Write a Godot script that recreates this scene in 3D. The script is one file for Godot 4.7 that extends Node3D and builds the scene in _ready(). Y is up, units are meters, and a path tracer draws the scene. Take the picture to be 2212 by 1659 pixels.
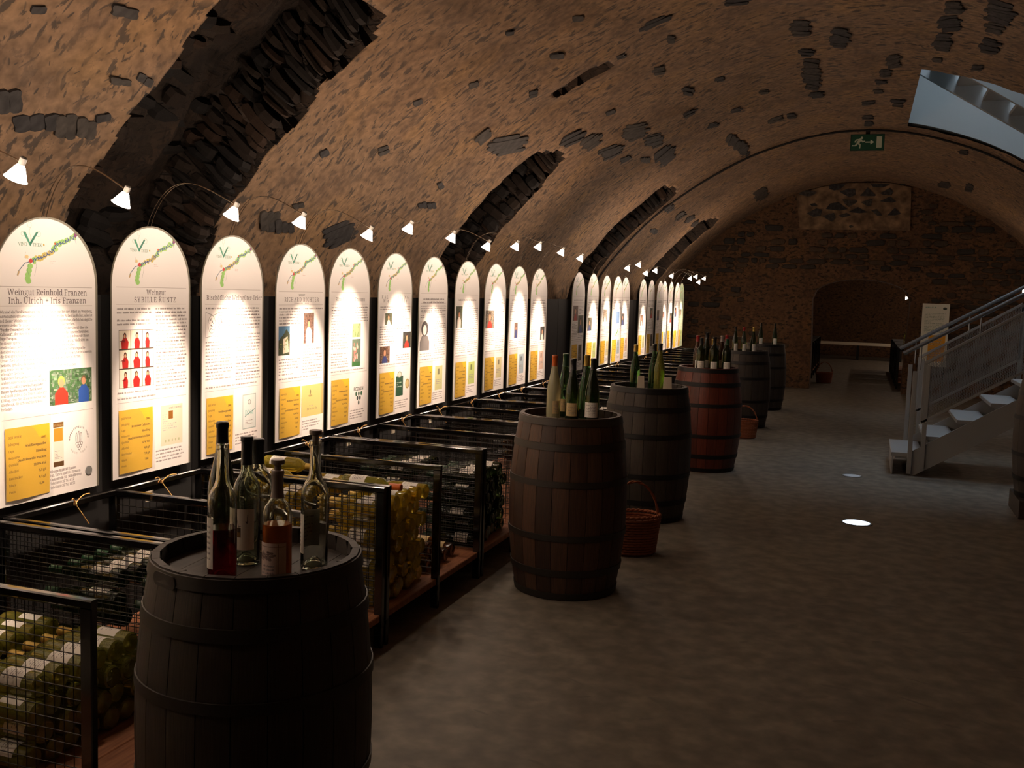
extends Node3D
# A vaulted wine cellar: arched display panels under small halogen spots on the left wall,
# black wire wine racks below them, barrels with bottles, a steel stair under a daylight shaft.
# x to the right, y up, the hall runs towards -z. Units are metres.

var rng := RandomNumberGenerator.new()
var M := {}
var taken := {}
var glyph_cache := {}
var fonts := {}
var relief := FastNoiseLite.new()

# ------------------------------------------------------------------ mesh building
class Builder:
	var v := PackedVector3Array()
	var n := PackedVector3Array()
	var uv := PackedVector2Array()
	var ix := PackedInt32Array()
	func vert(p: Vector3, nn: Vector3, t := Vector2.ZERO) -> int:
		v.append(p); n.append(nn); uv.append(t)
		return v.size() - 1
	func face(a: int, b: int, c: int) -> void:
		var cr := (v[b] - v[a]).cross(v[c] - v[a])
		if cr.dot(n[a] + n[b] + n[c]) > 0.0:
			ix.append(a); ix.append(c); ix.append(b)
		else:
			ix.append(a); ix.append(b); ix.append(c)
	func tri(a: Vector3, b: Vector3, c: Vector3, nn: Vector3, ta := Vector2.ZERO, tb := Vector2.ZERO, tc := Vector2.ZERO) -> void:
		face(vert(a, nn, ta), vert(b, nn, tb), vert(c, nn, tc))
	func quad(a: Vector3, b: Vector3, c: Vector3, d: Vector3, nn: Vector3) -> void:
		var i := vert(a, nn, Vector2(0, 0)); var j := vert(b, nn, Vector2(1, 0)); var k := vert(c, nn, Vector2(1, 1)); var l := vert(d, nn, Vector2(0, 1))
		face(i, j, k); face(i, k, l)
	func box(c: Vector3, s: Vector3, b := Basis.IDENTITY) -> void:
		var h := s * 0.5
		for ax in 3:
			for sg in [-1.0, 1.0]:
				var nn := Vector3.ZERO; nn[ax] = sg
				var u := Vector3.ZERO; u[(ax + 1) % 3] = h[(ax + 1) % 3]
				var w := Vector3.ZERO; w[(ax + 2) % 3] = h[(ax + 2) % 3]
				var o: Vector3 = nn * h[ax]
				quad(c + b * (o - u - w), c + b * (o + u - w), c + b * (o + u + w), c + b * (o - u + w), b * nn)
	# a bar with chamfered long edges from a to b, w wide (across up), h high
	func bar(a: Vector3, b: Vector3, w: float, h: float, cham := 0.003, up := Vector3.UP) -> void:
		var d := (b - a).normalized()
		if absf(d.dot(up)) > 0.95: up = Vector3.RIGHT
		var sx := d.cross(up).normalized()
		var sy := sx.cross(d).normalized()
		var pr := [Vector2(-w / 2, -h / 2 + cham), Vector2(-w / 2, h / 2 - cham), Vector2(-w / 2 + cham, h / 2), Vector2(w / 2 - cham, h / 2), Vector2(w / 2, h / 2 - cham), Vector2(w / 2, -h / 2 + cham), Vector2(w / 2 - cham, -h / 2), Vector2(-w / 2 + cham, -h / 2)]
		for i in 8:
			var p: Vector2 = pr[i]; var q: Vector2 = pr[(i + 1) % 8]
			var m := (p + q) * 0.5
			var e := (q - p).normalized(); var o := Vector2(e.y, -e.x)
			if o.dot(m) < 0: o = -o
			quad(a + sx * p.x + sy * p.y, b + sx * p.x + sy * p.y, b + sx * q.x + sy * q.y, a + sx * q.x + sy * q.y, sx * o.x + sy * o.y)
			tri(a, a + sx * p.x + sy * p.y, a + sx * q.x + sy * q.y, -d)
			tri(b, b + sx * p.x + sy * p.y, b + sx * q.x + sy * q.y, d)
	func tube(pts: Array, r, seg := 6, closed_ends := true) -> void:
		var prev := []
		var side := Vector3.ZERO
		for i in pts.size():
			var d: Vector3 = (pts[mini(i + 1, pts.size() - 1)] - pts[maxi(i - 1, 0)]).normalized()
			if side == Vector3.ZERO:
				side = d.cross(Vector3.UP if absf(d.y) < 0.9 else Vector3.RIGHT).normalized()
			side = (side - d * side.dot(d)).normalized()
			var oth := d.cross(side)
			var rr: float = r[i] if r is Array else r
			var ring := []
			for k in seg:
				var a := TAU * k / seg
				var nn := side * cos(a) + oth * sin(a)
				ring.append(vert(pts[i] + nn * rr, nn))
			if i > 0:
				for k in seg:
					face(prev[k], prev[(k + 1) % seg], ring[k]); face(prev[(k + 1) % seg], ring[(k + 1) % seg], ring[k])
			if closed_ends and (i == 0 or i == pts.size() - 1):
				var dd := -d if i == 0 else d
				var c := vert(pts[i], dd)
				for k in seg:
					face(c, vert(v[ring[k]], dd), vert(v[ring[(k + 1) % seg]], dd))
			prev = ring
	# profile: Vector2(radius, height) bottom to top on the outside; a0..a1 limits the turn
	func lathe(pr: Array, seg := 24, a0 := 0.0, a1 := TAU, crease := 0.75, at := Vector3.ZERO) -> void:
		var sn := []
		for i in pr.size() - 1:
			var t: Vector2 = (pr[i + 1] - pr[i])
			sn.append(Vector2(t.y, -t.x).normalized())
		var tot := 0.0
		for i in pr.size() - 1: tot += (pr[i + 1] - pr[i]).length()
		var run := 0.0
		for i in pr.size() - 1:
			var na: Vector2 = sn[i]; var nb: Vector2 = sn[i]
			if i > 0 and sn[i - 1].dot(sn[i]) > crease: na = (sn[i - 1] + sn[i]).normalized()
			if i < pr.size() - 2 and sn[i + 1].dot(sn[i]) > crease: nb = (sn[i + 1] + sn[i]).normalized()
			var nxt: float = run + (pr[i + 1] - pr[i]).length()
			var pa := -1; var pb := -1
			for k in seg + 1:
				var a := a0 + (a1 - a0) * k / seg
				var c := cos(a); var s := sin(a)
				var x := vert(at + Vector3(pr[i].x * c, pr[i].y, pr[i].x * s), Vector3(na.x * c, na.y, na.x * s), Vector2(float(k) / seg, 1.0 - run / tot))
				var y := vert(at + Vector3(pr[i + 1].x * c, pr[i + 1].y, pr[i + 1].x * s), Vector3(nb.x * c, nb.y, nb.x * s), Vector2(float(k) / seg, 1.0 - nxt / tot))
				if k > 0:
					if pr[i].x > 1e-6: face(pa, x, y)
					if pr[i + 1].x > 1e-6: face(pa, y, pb)
				pa = x; pb = y
			run = nxt
	# flat polygon (in the plane of ax, ay at o) extruded by depth along -nn
	func slab(poly: PackedVector2Array, o: Vector3, ax: Vector3, ay: Vector3, nn: Vector3, depth: float, back := true, uvs = null) -> void:
		var tr := Geometry2D.triangulate_polygon(poly)
		for f in ([0, 1] if back else [0]):
			var base := v.size()
			for i in poly.size():
				vert(o + ax * poly[i].x + ay * poly[i].y - nn * (depth * f), nn if f == 0 else -nn, uvs[i] if uvs != null else poly[i])
			for i in range(0, tr.size(), 3): face(base + tr[i], base + tr[i + 1], base + tr[i + 2])
		if depth > 0.0:
			var mid := Vector2.ZERO
			for p in poly: mid += p
			mid /= poly.size()
			var cw := Geometry2D.is_polygon_clockwise(poly)
			for i in poly.size():
				var p := poly[i]; var q := poly[(i + 1) % poly.size()]
				var e := (q - p).normalized()
				var out := Vector2(e.y, -e.x)
				if cw: out = -out
				var a := o + ax * p.x + ay * p.y; var b := o + ax * q.x + ay * q.y
				quad(a, b, b - nn * depth, a - nn * depth, ax * out.x + ay * out.y)
	func done(m: Material = null) -> ArrayMesh:
		var a := []
		a.resize(Mesh.ARRAY_MAX)
		a[Mesh.ARRAY_VERTEX] = v; a[Mesh.ARRAY_NORMAL] = n; a[Mesh.ARRAY_TEX_UV] = uv; a[Mesh.ARRAY_INDEX] = ix
		var mesh := ArrayMesh.new()
		mesh.add_surface_from_arrays(Mesh.PRIMITIVE_TRIANGLES, a)
		if m: mesh.surface_set_material(0, m)
		return mesh

# ------------------------------------------------------------------ objects
func numbered(called: String) -> String:
	if taken.has(called):
		taken[called] += 1
		return "%s_%03d" % [called, taken[called]]
	taken[called] = 0
	return called

func tag(o: Node, label: String, category: String, group := "") -> Node:
	o.set_meta("label", label); o.set_meta("category", category)
	if group: o.set_meta("group", group)
	return o

func thing(called: String, label: String, category: String, at := Vector3.ZERO, turn := 0.0, group := "") -> Node3D:
	var o := Node3D.new()
	o.name = numbered(called); add_child(o)
	o.position = at; o.rotation.y = turn
	tag(o, label, category, group)
	return o

func part(called: String, mesh: Mesh, m: Material, parent: Node, at := Transform3D.IDENTITY) -> MeshInstance3D:
	var o := MeshInstance3D.new()
	o.name = numbered(called) if parent == self else called
	o.mesh = mesh
	if m: o.material_override = m
	o.transform = at
	parent.add_child(o, true)
	return o

func struct(called: String, mesh: Mesh, m: Material) -> MeshInstance3D:
	var o := part(called, mesh, m, self)
	o.set_meta("kind", "structure")
	return o

func copy(src: Node3D, label := "", group := "") -> Node3D:
	var r: Node3D = src.duplicate()
	var base: String = src.get_meta("base_name") if src.has_meta("base_name") else String(src.name)
	r.name = numbered(base); add_child(r)
	if label: r.set_meta("label", label)
	if group: r.set_meta("group", group)
	return r

# ------------------------------------------------------------------ the vault's cross-section
var prof := PackedVector2Array()
var prof_s := PackedFloat32Array()
const VAULT_CENTRE := -0.12

func make_profile() -> void:
	var pt := [Vector2(3.45, -0.3), Vector2(3.45, 0.0), Vector2(3.45, 0.9), Vector2(3.41, 1.4), Vector2(3.28, 1.87), Vector2(2.69, 2.55), Vector2(2.12, 3.0), Vector2(1.5, 3.36), Vector2(1.0, 3.555), Vector2(0.5, 3.68), Vector2(0, 3.72), Vector2(-0.5, 3.68)]
	var half := []
	for i in range(1, pt.size() - 2):
		for k in 20:
			half.append(pt[i].cubic_interpolate(pt[i + 1], pt[i - 1], pt[i + 2], k / 20.0))
	half.append(pt[pt.size() - 2])
	for p in half: prof.append(Vector2(VAULT_CENTRE - p.x, p.y))
	for i in range(half.size() - 2, -1, -1): prof.append(Vector2(VAULT_CENTRE + half[i].x, half[i].y))
	prof_s.append(0.0)
	for i in range(1, prof.size()): prof_s.append(prof_s[i - 1] + prof[i].distance_to(prof[i - 1]))

func seg_of(s: float) -> int:
	return clampi(prof_s.bsearch(s) - 1, 0, prof.size() - 2)

func on_vault(s: float) -> Vector2:
	var i := seg_of(s)
	return prof[i].lerp(prof[i + 1], (s - prof_s[i]) / (prof_s[i + 1] - prof_s[i]))

func into_room(s: float) -> Vector2:
	var i := seg_of(s)
	var a := prof[maxi(i - 4, 0)]; var b := prof[mini(i + 5, prof.size() - 1)]
	var t := (b - a).normalized()
	return Vector2(t.y, -t.x)

func s_at_x(x: float) -> float:
	for i in range(10, prof.size() - 1):
		if prof[i].x <= x and prof[i + 1].x > x:
			return lerpf(prof_s[i], prof_s[i + 1], (x - prof[i].x) / (prof[i + 1].x - prof[i].x))
	return 0.0

# four slots broken through the plaster on the left side: near z, far z, length up the vault
const SLOTS := [[-3.6, -4.66, 3.42], [-7.8, -8.66, 3.12], [-12.02, -13.0, 3.38], [-16.12, -17.2, 3.3]]
const SLOT_DEPTH := 0.42

func slot_depth(s: float, z: float) -> float:
	for r in SLOTS:
		if s > r[2] + 0.2: continue
		var j := 0.05 * relief.get_noise_2d(s * 90.0, r[0] * 50.0) + .025 * relief.get_noise_2d(s * 420.0, r[0] * 50.0)
		var k := 0.07 * relief.get_noise_2d(s * 80.0 + 300.0, r[0] * 50.0) + .03 * relief.get_noise_2d(s * 380.0 + 90.0, r[0] * 50.0)
		var a: float = r[0] + j; var b: float = r[1] + k
		if z < a and z > b:
			var t := (z - b) / (a - b) * 2.0 - 1.0
			if s < r[2] - 0.14 * pow(absf(t), 3.0) + 0.06 * relief.get_noise_2d(z * 150.0, 7.0):
				return SLOT_DEPTH
	# a small broken hollow higher up
	var ds := (s - 3.78) * 0.94 + (z + 7.12) * 0.1; var dz := (z + 7.1) + (s - 3.78) * 0.1
	if ds * ds / 0.05 + dz * dz / 0.009 < 1.0 + 0.9 * relief.get_noise_2d(s * 120.0, z * 120.0): return 0.07
	return 0.0
const SLATES := [[2.396,-2.965,0.013,-0.052,-0.058,-0.037],[2.325,-3.15,0.031,-0.097,-0.05,-0.038],[2.337,-3.351,0.008,-0.11,-0.061,-0.033],[2.896,-3.196,0.011,-0.061,-0.027,-0.017],[2.788,-2.842,0.015,-0.042,-0.015,-0.011],[2.611,-3.39,0.005,-0.054,-0.021,-0.012],[2.65,-3.505,-0.009,-0.052,-0.025,-0.004],[2.418,-3.458,0.021,-0.037,-0.016,-0.017],[2.023,-5.092,0.01,-0.098,-0.093,-0.086],[1.983,-5.248,0.011,-0.122,-0.057,-0.053],[1.993,-5.965,0.076,-0.191,-0.07,-0.122],[3.013,-6.798,0.082,-0.011,-0.015,-0.084],[3.035,-7.255,0.105,-0.242,-0.054,-0.155],[3.348,-8.141,0.109,-0.087,-0.027,-0.144],[3.392,-8.599,0.111,-0.009,-0.026,-0.208],[3.405,-9.284,0.124,-0.102,-0.029,-0.185],[3.422,-9.84,0.057,-0.048,-0.014,-0.094],[3.703,-9.171,0.112,-0.166,-0.042,-0.241],[3.75,-9.78,0.09,-0.135,-0.032,-0.201],[3.692,-10.694,0.14,0.084,-0.02,-0.361],[3.521,-10.374,0.028,-0.12,-0.03,-0.122],[4.297,-8.891,0.036,-0.135,-0.025,-0.103],[4.434,-6.801,0.113,-0.022,-0.007,-0.086],[4.447,-7.327,0.027,-0.046,-0.016,-0.081],[3.803,-6.426,0.047,-0.07,-0.01,-0.039],[2.337,-6.873,0.022,-0.118,-0.03,-0.052],[4.234,-7.852,0.048,-0.044,-0.013,-0.098],[3.126,-13.478,0.079,-0.063,-0.031,-0.271],[2.727,-13.98,0.018,-0.194,-0.041,-0.151],[3.113,-14.438,0.102,-0.028,-0.018,-0.195],[3.123,-15.196,0.093,-0.024,-0.019,-0.215],[3.095,-15.812,0.083,-0.024,-0.016,-0.185],[2.661,-5.71,0.031,-0.038,-0.017,-0.043],[2.521,-6.839,0.022,-0.024,-0.019,-0.061],[4.971,-7.087,0.089,-0.105,-0.007,-0.059],[5.325,-8.116,0.085,-0.069,-0.011,-0.197],[5.597,-8.635,0.085,-0.104,-0.02,-0.303],[5.319,-8.938,0.071,-0.09,-0.01,-0.14],[5.332,-9.608,0.091,-0.12,-0.025,-0.362],[5.318,-10.161,0.088,-0.123,-0.019,-0.283],[5.323,-10.731,0.079,-0.038,-0.004,-0.14],[6.382,-7.737,0.076,0.038,0.01,-0.123],[6.675,-7.658,0.125,-0.02,0.012,-0.236],[6.389,-8.188,0.09,0.085,0.022,-0.223],[6.694,-8.067,0.08,0.015,0.01,-0.143],[6.378,-8.723,0.082,0.018,0.011,-0.232],[6.716,-8.566,0.082,0.02,0.013,-0.189],[6.026,-9.533,0.073,0.072,0.012,-0.193],[5.973,-9.968,0.063,0.032,0.005,-0.137],[5.935,-10.377,0.067,0.002,0.002,-0.107],[5.92,-10.845,0.061,0.002,0.001,-0.093],[5.825,-11.509,0.08,-0.009,0,-0.106],[6.118,-11.319,0.086,0.034,0.003,-0.101],[6.125,-11.575,0.065,0.027,0.003,-0.105],[5.828,-12.27,0.085,-0.008,0,-0.09],[5.829,-12.738,0.062,-0.005,0.001,-0.163],[6.372,-9.332,0.05,0.033,0.006,-0.099],[6.697,-9.319,0.057,0.063,0.008,-0.078],[4.585,-8.955,0.05,-0.005,-0.004,-0.082],[3.755,-9.918,0.072,-0.041,-0.024,-0.215],[4.35,-12.078,0.036,-0.612,-0.073,-0.207],[4.347,-12.719,0.021,-0.364,-0.049,-0.148],[4.861,-11.507,0.096,-0.024,-0.005,-0.135],[4.553,-10.38,0.061,-0.033,-0.006,-0.087],[4.188,-9.595,0.073,-0.047,-0.008,-0.092],[7.021,-17.323,0.1,0.218,0.025,-0.387],[7.348,-16.547,0.059,0.13,0.034,-0.434],[6.987,-13.734,0.068,0.062,0.011,-0.175],[4.133,-17.003,0.148,0.067,-0.02,-0.626],[5.022,-11.582,0.057,-0.031,-0.005,-0.136],[4.273,-10.57,0.062,-0.035,-0.008,-0.111],[4.863,-10.04,0.05,-0.035,-0.005,-0.081],[4.097,-7.101,0.036,-0.023,-0.007,-0.051],[3.487,-6.715,0.035,-0.035,-0.013,-0.053],[3.326,-5.922,0.029,-0.029,-0.012,-0.042],[3.048,-5.583,0.026,-0.031,-0.011,-0.03],[3.731,-5.65,0.025,-0.035,-0.01,-0.03],[4.075,-6.071,0.033,-0.04,-0.008,-0.036],[3.721,-8.184,0.049,-0.028,-0.009,-0.067],[2.53,-5.142,0.021,-0.034,-0.017,-0.033],[2.155,-5.252,0.013,-0.047,-0.021,-0.028]]
const NICHE_SLATES := [[-1.040,3.619,-0.949,3.699,-0.807,3.716,-0.815,3.655,-0.968,3.611],[-0.723,3.708,-0.500,3.714,-0.443,3.665,-0.538,3.568,-0.631,3.551,-0.716,3.581],[-0.023,3.711,0.057,3.727,0.229,3.714,0.291,3.649,0.179,3.602,0.018,3.607],[-1.258,3.558,-1.157,3.570,-0.927,3.527,-0.971,3.471,-1.078,3.446,-1.224,3.484],[-0.536,3.531,-0.398,3.584,-0.281,3.579,-0.268,3.470,-0.366,3.433,-0.462,3.482],[-0.192,3.458,-0.074,3.603,0.073,3.469,0.051,3.450],[0.140,3.505,0.294,3.596,0.355,3.529,0.325,3.469,0.187,3.474],[-0.481,3.397,-0.246,3.385,-0.232,3.348,-0.367,3.263,-0.441,3.324],[-0.174,3.348,0.019,3.409,0.003,3.288,-0.054,3.276],[0.137,3.361,0.303,3.445,0.411,3.361,0.356,3.341],[-0.754,3.225,-0.689,3.323,-0.549,3.348,-0.388,3.226,-0.516,3.201],[-1.073,3.150,-0.922,3.237,-0.813,3.213,-0.842,3.102,-0.961,3.084],[-0.807,3.102,-0.609,3.164,-0.579,3.066,-0.635,3.004,-0.720,3.046],[-0.535,3.115,-0.396,3.160,-0.323,3.117,-0.462,3.077],[-0.374,3.177,-0.215,3.263,-0.047,3.171,-0.186,3.154],[0.009,3.203,0.099,3.228,0.198,3.114,0.118,3.114],[0.278,3.120,0.395,3.253,0.504,3.145,0.392,3.120],[-1.034,3.316,-0.951,3.330,-0.901,3.286,-0.996,3.271],[0.447,3.684,0.515,3.696,0.552,3.648,0.473,3.636],[-0.347,2.933,-0.302,2.951,-0.264,2.917,-0.322,2.897]]

# ------------------------------------------------------------------ textures
func rgb8(r: int, g: int, b: int, a := 255) -> Color:
	return Color(r / 255.0, g / 255.0, b / 255.0, a / 255.0)

func tex(im: Image, mip := true) -> ImageTexture:
	if mip: im.generate_mipmaps()
	return ImageTexture.create_from_image(im)

func noise_bytes(size: int, freq: float, sd: int, oct := 4, type := FastNoiseLite.TYPE_SIMPLEX_SMOOTH) -> PackedByteArray:
	var f := FastNoiseLite.new()
	f.seed = sd; f.frequency = freq; f.noise_type = type; f.fractal_octaves = oct
	var im := f.get_seamless_image(size, size)
	im.convert(Image.FORMAT_L8)
	return im.get_data()

# Mortar and plaster: warm grey-brown ground, cloudy stains, dark slate flecks drawn out along u
func stretched_noise(size: int, sd: int, k: int, freq: float) -> PackedByteArray:
	var f := FastNoiseLite.new()
	f.seed = sd; f.frequency = freq; f.fractal_octaves = 4
	f.domain_warp_enabled = true; f.domain_warp_amplitude = 18.0; f.domain_warp_frequency = .03
	var im := f.get_seamless_image(size / k, size)
	im.resize(size, size, Image.INTERPOLATE_CUBIC)
	im.convert(Image.FORMAT_L8)
	return im.get_data()

func plaster_image(size: int, base: Color, stain: Color, warm: Color, fleck: Color, flecks: int, sd: int, grit := 1.0) -> Array:
	var a := noise_bytes(size, 0.004, sd, 5)
	var b := noise_bytes(size, 0.03, sd + 1, 4)
	var c := noise_bytes(size, 0.0025, sd + 2, 3)
	var fl := PackedFloat32Array(); fl.resize(size * size)
	var spk := stretched_noise(size, sd + 5, 2, .030)
	var crk := stretched_noise(size, sd + 6, 2, .012)
	for i in size * size:
		var e := clampf((spk[i] - 162) / 22.0, 0.0, 1.0) * clampf((a[i] - 70) / 60.0, 0.35, 1.0)
		var k := clampf(1.0 - absf(crk[i] - 128.0) / 2.4, 0.0, 1.0) * clampf((b[i] - 128) / 40.0, 0.0, 1.0)
		fl[i] = maxf(e * .9, k * .7) * grit
	var r := RandomNumberGenerator.new(); r.seed = sd
	for k in flecks:
		var big := r.randf() < 0.12
		var lx := r.randf_range(3, 11) * (2.0 if big else 1.0); var ly := r.randf_range(1.2, 3.2) * (1.7 if big else 1.0)
		var x0 := r.randi_range(0, size - 1); var y0 := r.randi_range(0, size - 1)
		var sk := r.randf_range(-0.7, 0.7); var dark := r.randf_range(0.35, 1.0)
		var ix := int(lx) + 1; var iy := int(ly + absf(sk) * lx) + 1
		for y in range(-iy, iy + 1):
			for x in range(-ix, ix + 1):
				var yy := y - sk * x
				var d := x * x / (lx * lx) + yy * yy / (ly * ly)
				if d < 1.0:
					var q := posmod(y0 + y, size) * size + posmod(x0 + x, size)
					fl[q] = maxf(fl[q], minf(1.0, (1.0 - d) * 2.5) * dark)
	var out := PackedByteArray(); out.resize(size * size * 3)
	var hi := PackedByteArray(); hi.resize(size * size)
	for i in size * size:
		var k := a[i] / 255.0
		var f := b[i] / 255.0
		var w := clampf((c[i] / 255.0 - 0.5) * 2.6, 0.0, 1.0)
		var st := clampf((0.52 - k) * 2.2, 0.0, 0.75)
		var e := fl[i] * 0.8
		var g := 0.8 + 0.4 * f
		var cr := lerpf(lerpf(lerpf(base.r, stain.r, st), warm.r, w * 0.7) * g, fleck.r, e)
		var cg := lerpf(lerpf(lerpf(base.g, stain.g, st), warm.g, w * 0.7) * g, fleck.g, e)
		var cb := lerpf(lerpf(lerpf(base.b, stain.b, st), warm.b, w * 0.7) * g, fleck.b, e)
		out[i * 3] = clampi(int(cr * 255), 0, 255); out[i * 3 + 1] = clampi(int(cg * 255), 0, 255); out[i * 3 + 2] = clampi(int(cb * 255), 0, 255)
		hi[i] = clampi(int(110 + 36 * f + 70 * k - 70 * fl[i]), 0, 255)
	return [Image.create_from_data(size, size, false, Image.FORMAT_RGB8, out), Image.create_from_data(size, size, false, Image.FORMAT_L8, hi)]

func wood_image(w: int, h: int, dark: Color, light: Color, sd: int) -> Image:
	var f := FastNoiseLite.new(); f.seed = sd; f.frequency = 0.02; f.fractal_octaves = 4
	var im := Image.create(w, h, false, Image.FORMAT_RGB8)
	for y in h:
		for x in w:
			var g := 0.5 + 0.5 * f.get_noise_2d(x * 6.0, y * 0.45) + 0.25 * f.get_noise_2d(x * 19.0 + 500.0, y * 1.2)
			im.set_pixel(x, y, dark.lerp(light, clampf(g, 0.0, 1.0)))
	return im

func mat(color: Color, rough := 0.7, metal := 0.0) -> StandardMaterial3D:
	var m := StandardMaterial3D.new()
	m.albedo_color = color; m.roughness = rough; m.metallic = metal
	return m

func glass(color: Color, solid := 0.0) -> StandardMaterial3D:
	var m := mat(Color(color.r, color.g, color.b, solid), 0.02)
	m.transparency = BaseMaterial3D.TRANSPARENCY_ALPHA
	m.refraction_enabled = true
	m.refraction_scale = 0.05
	return m

func make_materials() -> void:
	var p := plaster_image(1536, rgb8(141, 115, 90), rgb8(116, 94, 75), rgb8(156, 124, 86), rgb8(64, 59, 55), 1800, 11)
	var m := mat(Color.WHITE, 0.95)
	m.albedo_texture = tex(p[0])
	m.heightmap_enabled = true; m.heightmap_texture = tex(p[1]); m.heightmap_scale = 0.6
	M.plaster = m
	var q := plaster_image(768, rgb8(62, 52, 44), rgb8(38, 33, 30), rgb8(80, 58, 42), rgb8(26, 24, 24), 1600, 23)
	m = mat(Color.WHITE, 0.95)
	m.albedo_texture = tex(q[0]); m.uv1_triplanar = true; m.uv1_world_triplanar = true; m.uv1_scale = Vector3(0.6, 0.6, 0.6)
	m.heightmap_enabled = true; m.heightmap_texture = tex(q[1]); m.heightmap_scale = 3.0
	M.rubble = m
	# end wall mortar, same family as the vault
	m = mat(Color(0.72, 0.66, 0.60), 0.95)
	m.albedo_texture = M.plaster.albedo_texture; m.uv1_triplanar = true; m.uv1_world_triplanar = true; m.uv1_scale = Vector3(0.3, 0.3, 0.3)
	m.heightmap_enabled = true; m.heightmap_texture = M.plaster.heightmap_texture; m.heightmap_scale = 2.2
	M.end_wall = m
	var stones := [rgb8(92, 78, 64), rgb8(80, 70, 60), rgb8(104, 84, 64), rgb8(88, 72, 58), rgb8(72, 66, 60)]
	M.stone = []
	for c in stones:
		m = mat(c, 0.92)
		m.albedo_texture = tex_gray_noise(); m.uv1_triplanar = true; m.uv1_scale = Vector3(2.2, 2.2, 2.2)
		M.stone.append(m)
	M.shaded_slot_stone = []  # darkened copies of the wall stones, slot shade put into their colour
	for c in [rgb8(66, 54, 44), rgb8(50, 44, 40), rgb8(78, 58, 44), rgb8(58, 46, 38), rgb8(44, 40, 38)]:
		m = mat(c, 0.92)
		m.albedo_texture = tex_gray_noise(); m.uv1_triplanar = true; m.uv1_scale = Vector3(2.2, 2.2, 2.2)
		M.shaded_slot_stone.append(m)
	M.slate = [mat(rgb8(74, 71, 70), 0.8), mat(rgb8(64, 62, 63), 0.82), mat(rgb8(84, 78, 72), 0.82)]
	for s in M.slate:
		s.albedo_texture = tex_gray_noise(); s.uv1_triplanar = true; s.uv1_scale = Vector3(1.4, 1.4, 1.4)
	# concrete floor
	var fl := plaster_image(1024, rgb8(116, 110, 98), rgb8(107, 101, 90), rgb8(121, 114, 100), rgb8(98, 92, 84), 300, 41, 0.25)
	m = mat(Color.WHITE, 0.62)
	m.albedo_texture = tex(fl[0]); m.uv1_triplanar = true; m.uv1_world_triplanar = true; m.uv1_scale = Vector3(0.22, 0.22, 0.22)
	M.floor = m
	M.black_steel = mat(rgb8(14, 13, 13), 0.12)
	M.black_steel.metallic_specular = 0.7
	M.wire = mat(rgb8(12, 12, 12), 0.45)
	M.black_board = mat(rgb8(16, 15, 14), 0.8)
	M.panel_edge = mat(rgb8(128, 124, 108), 0.6)
	M.steel = mat(rgb8(150, 155, 158), 0.38, 0.85)
	M.galvanised = mat(rgb8(156, 158, 156), 0.55, 0.35)
	M.chrome = mat(rgb8(200, 190, 176), 0.2, 1.0)
	M.cable = mat(rgb8(16, 15, 16), 0.6)
	M.raffia = mat(rgb8(206, 160, 96), 0.8)
	M.white_wall = mat(rgb8(146, 148, 145), 0.85)
	M.stopper = mat(rgb8(150, 140, 130), 0.5)
	M.cork = mat(rgb8(170, 130, 90), 0.85)
	M.capsule_black = mat(rgb8(18, 18, 20), 0.4)
	M.capsule_green = mat(rgb8(20, 60, 34), 0.35)
	M.capsule_orange = mat(rgb8(196, 92, 26), 0.35)
	M.capsule_red = mat(rgb8(140, 22, 24), 0.35)
	M.capsule_gold = mat(rgb8(190, 160, 80), 0.3, 0.4)
	M.capsule_grey = mat(rgb8(150, 138, 130), 0.4)
	M.paper = mat(rgb8(222, 212, 190), 0.8)
	M.glass_clear = glass(Color(0.97, 0.98, 0.95))
	M.glass_green = glass(Color(0.45, 0.72, 0.42))
	M.glass_pale = glass(Color(0.93, 0.96, 0.90))
	M.glass_frost = glass(Color(0.88, 0.86, 0.70), 0.45); M.glass_frost.roughness = .12
	M.glass_dark = glass(Color(0.22, 0.30, 0.15), 0.12)
	M.glass_olive = glass(Color(0.72, 0.72, 0.34), 0.22)
	M.glass_gold = glass(Color(0.94, 0.86, 0.32), 0.2)
	M.glass_brown = glass(Color(0.42, 0.25, 0.1), 0.2)
	M.wine_red = glass(Color(0.62, 0.05, 0.09), 0.12); M.wine_red.refraction_scale = 0.033
	M.wine_rose = glass(Color(1.0, 0.56, 0.26), 0.35); M.wine_rose.refraction_scale = 0.033
	M.shade = mat(Color(1, 1, 1), 0.4)
	M.shade.emission_enabled = true; M.shade.emission = Color(1.0, 0.93, 0.86); M.shade.emission_energy_multiplier = 7.0
	M.shade_off = mat(rgb8(210, 205, 200), 0.4)
	M.lens = mat(Color(1, 1, 1), 0.2)
	M.lens.emission_enabled = true; M.lens.emission = Color(0.86, 0.93, 1.0); M.lens.emission_energy_multiplier = 2.6
	M.lens_dim = mat(rgb8(200, 205, 210), 0.2)
	M.lens_dim.emission_enabled = true; M.lens_dim.emission = Color(0.86, 0.93, 1.0); M.lens_dim.emission_energy_multiplier = 0.12
	var sl := mat(Color(1, 1, 1, 0.03), 0.08)
	sl.transparency = BaseMaterial3D.TRANSPARENCY_ALPHA
	M.sleeve = sl
	M.window_glass = mat(Color(1, 1, 1, 0.04), 0.05); M.window_glass.transparency = BaseMaterial3D.TRANSPARENCY_ALPHA
	# wood for barrels and boards
	var w1 := tex(wood_image(256, 512, rgb8(52, 36, 26), rgb8(100, 68, 46), 3))
	M.oak = []
	for c in [Color(1, 1, 1), Color(0.86, 0.82, 0.8), Color(0.72, 0.68, 0.66)]:
		m = mat(c, 0.6); m.albedo_texture = w1; M.oak.append(m)
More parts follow.
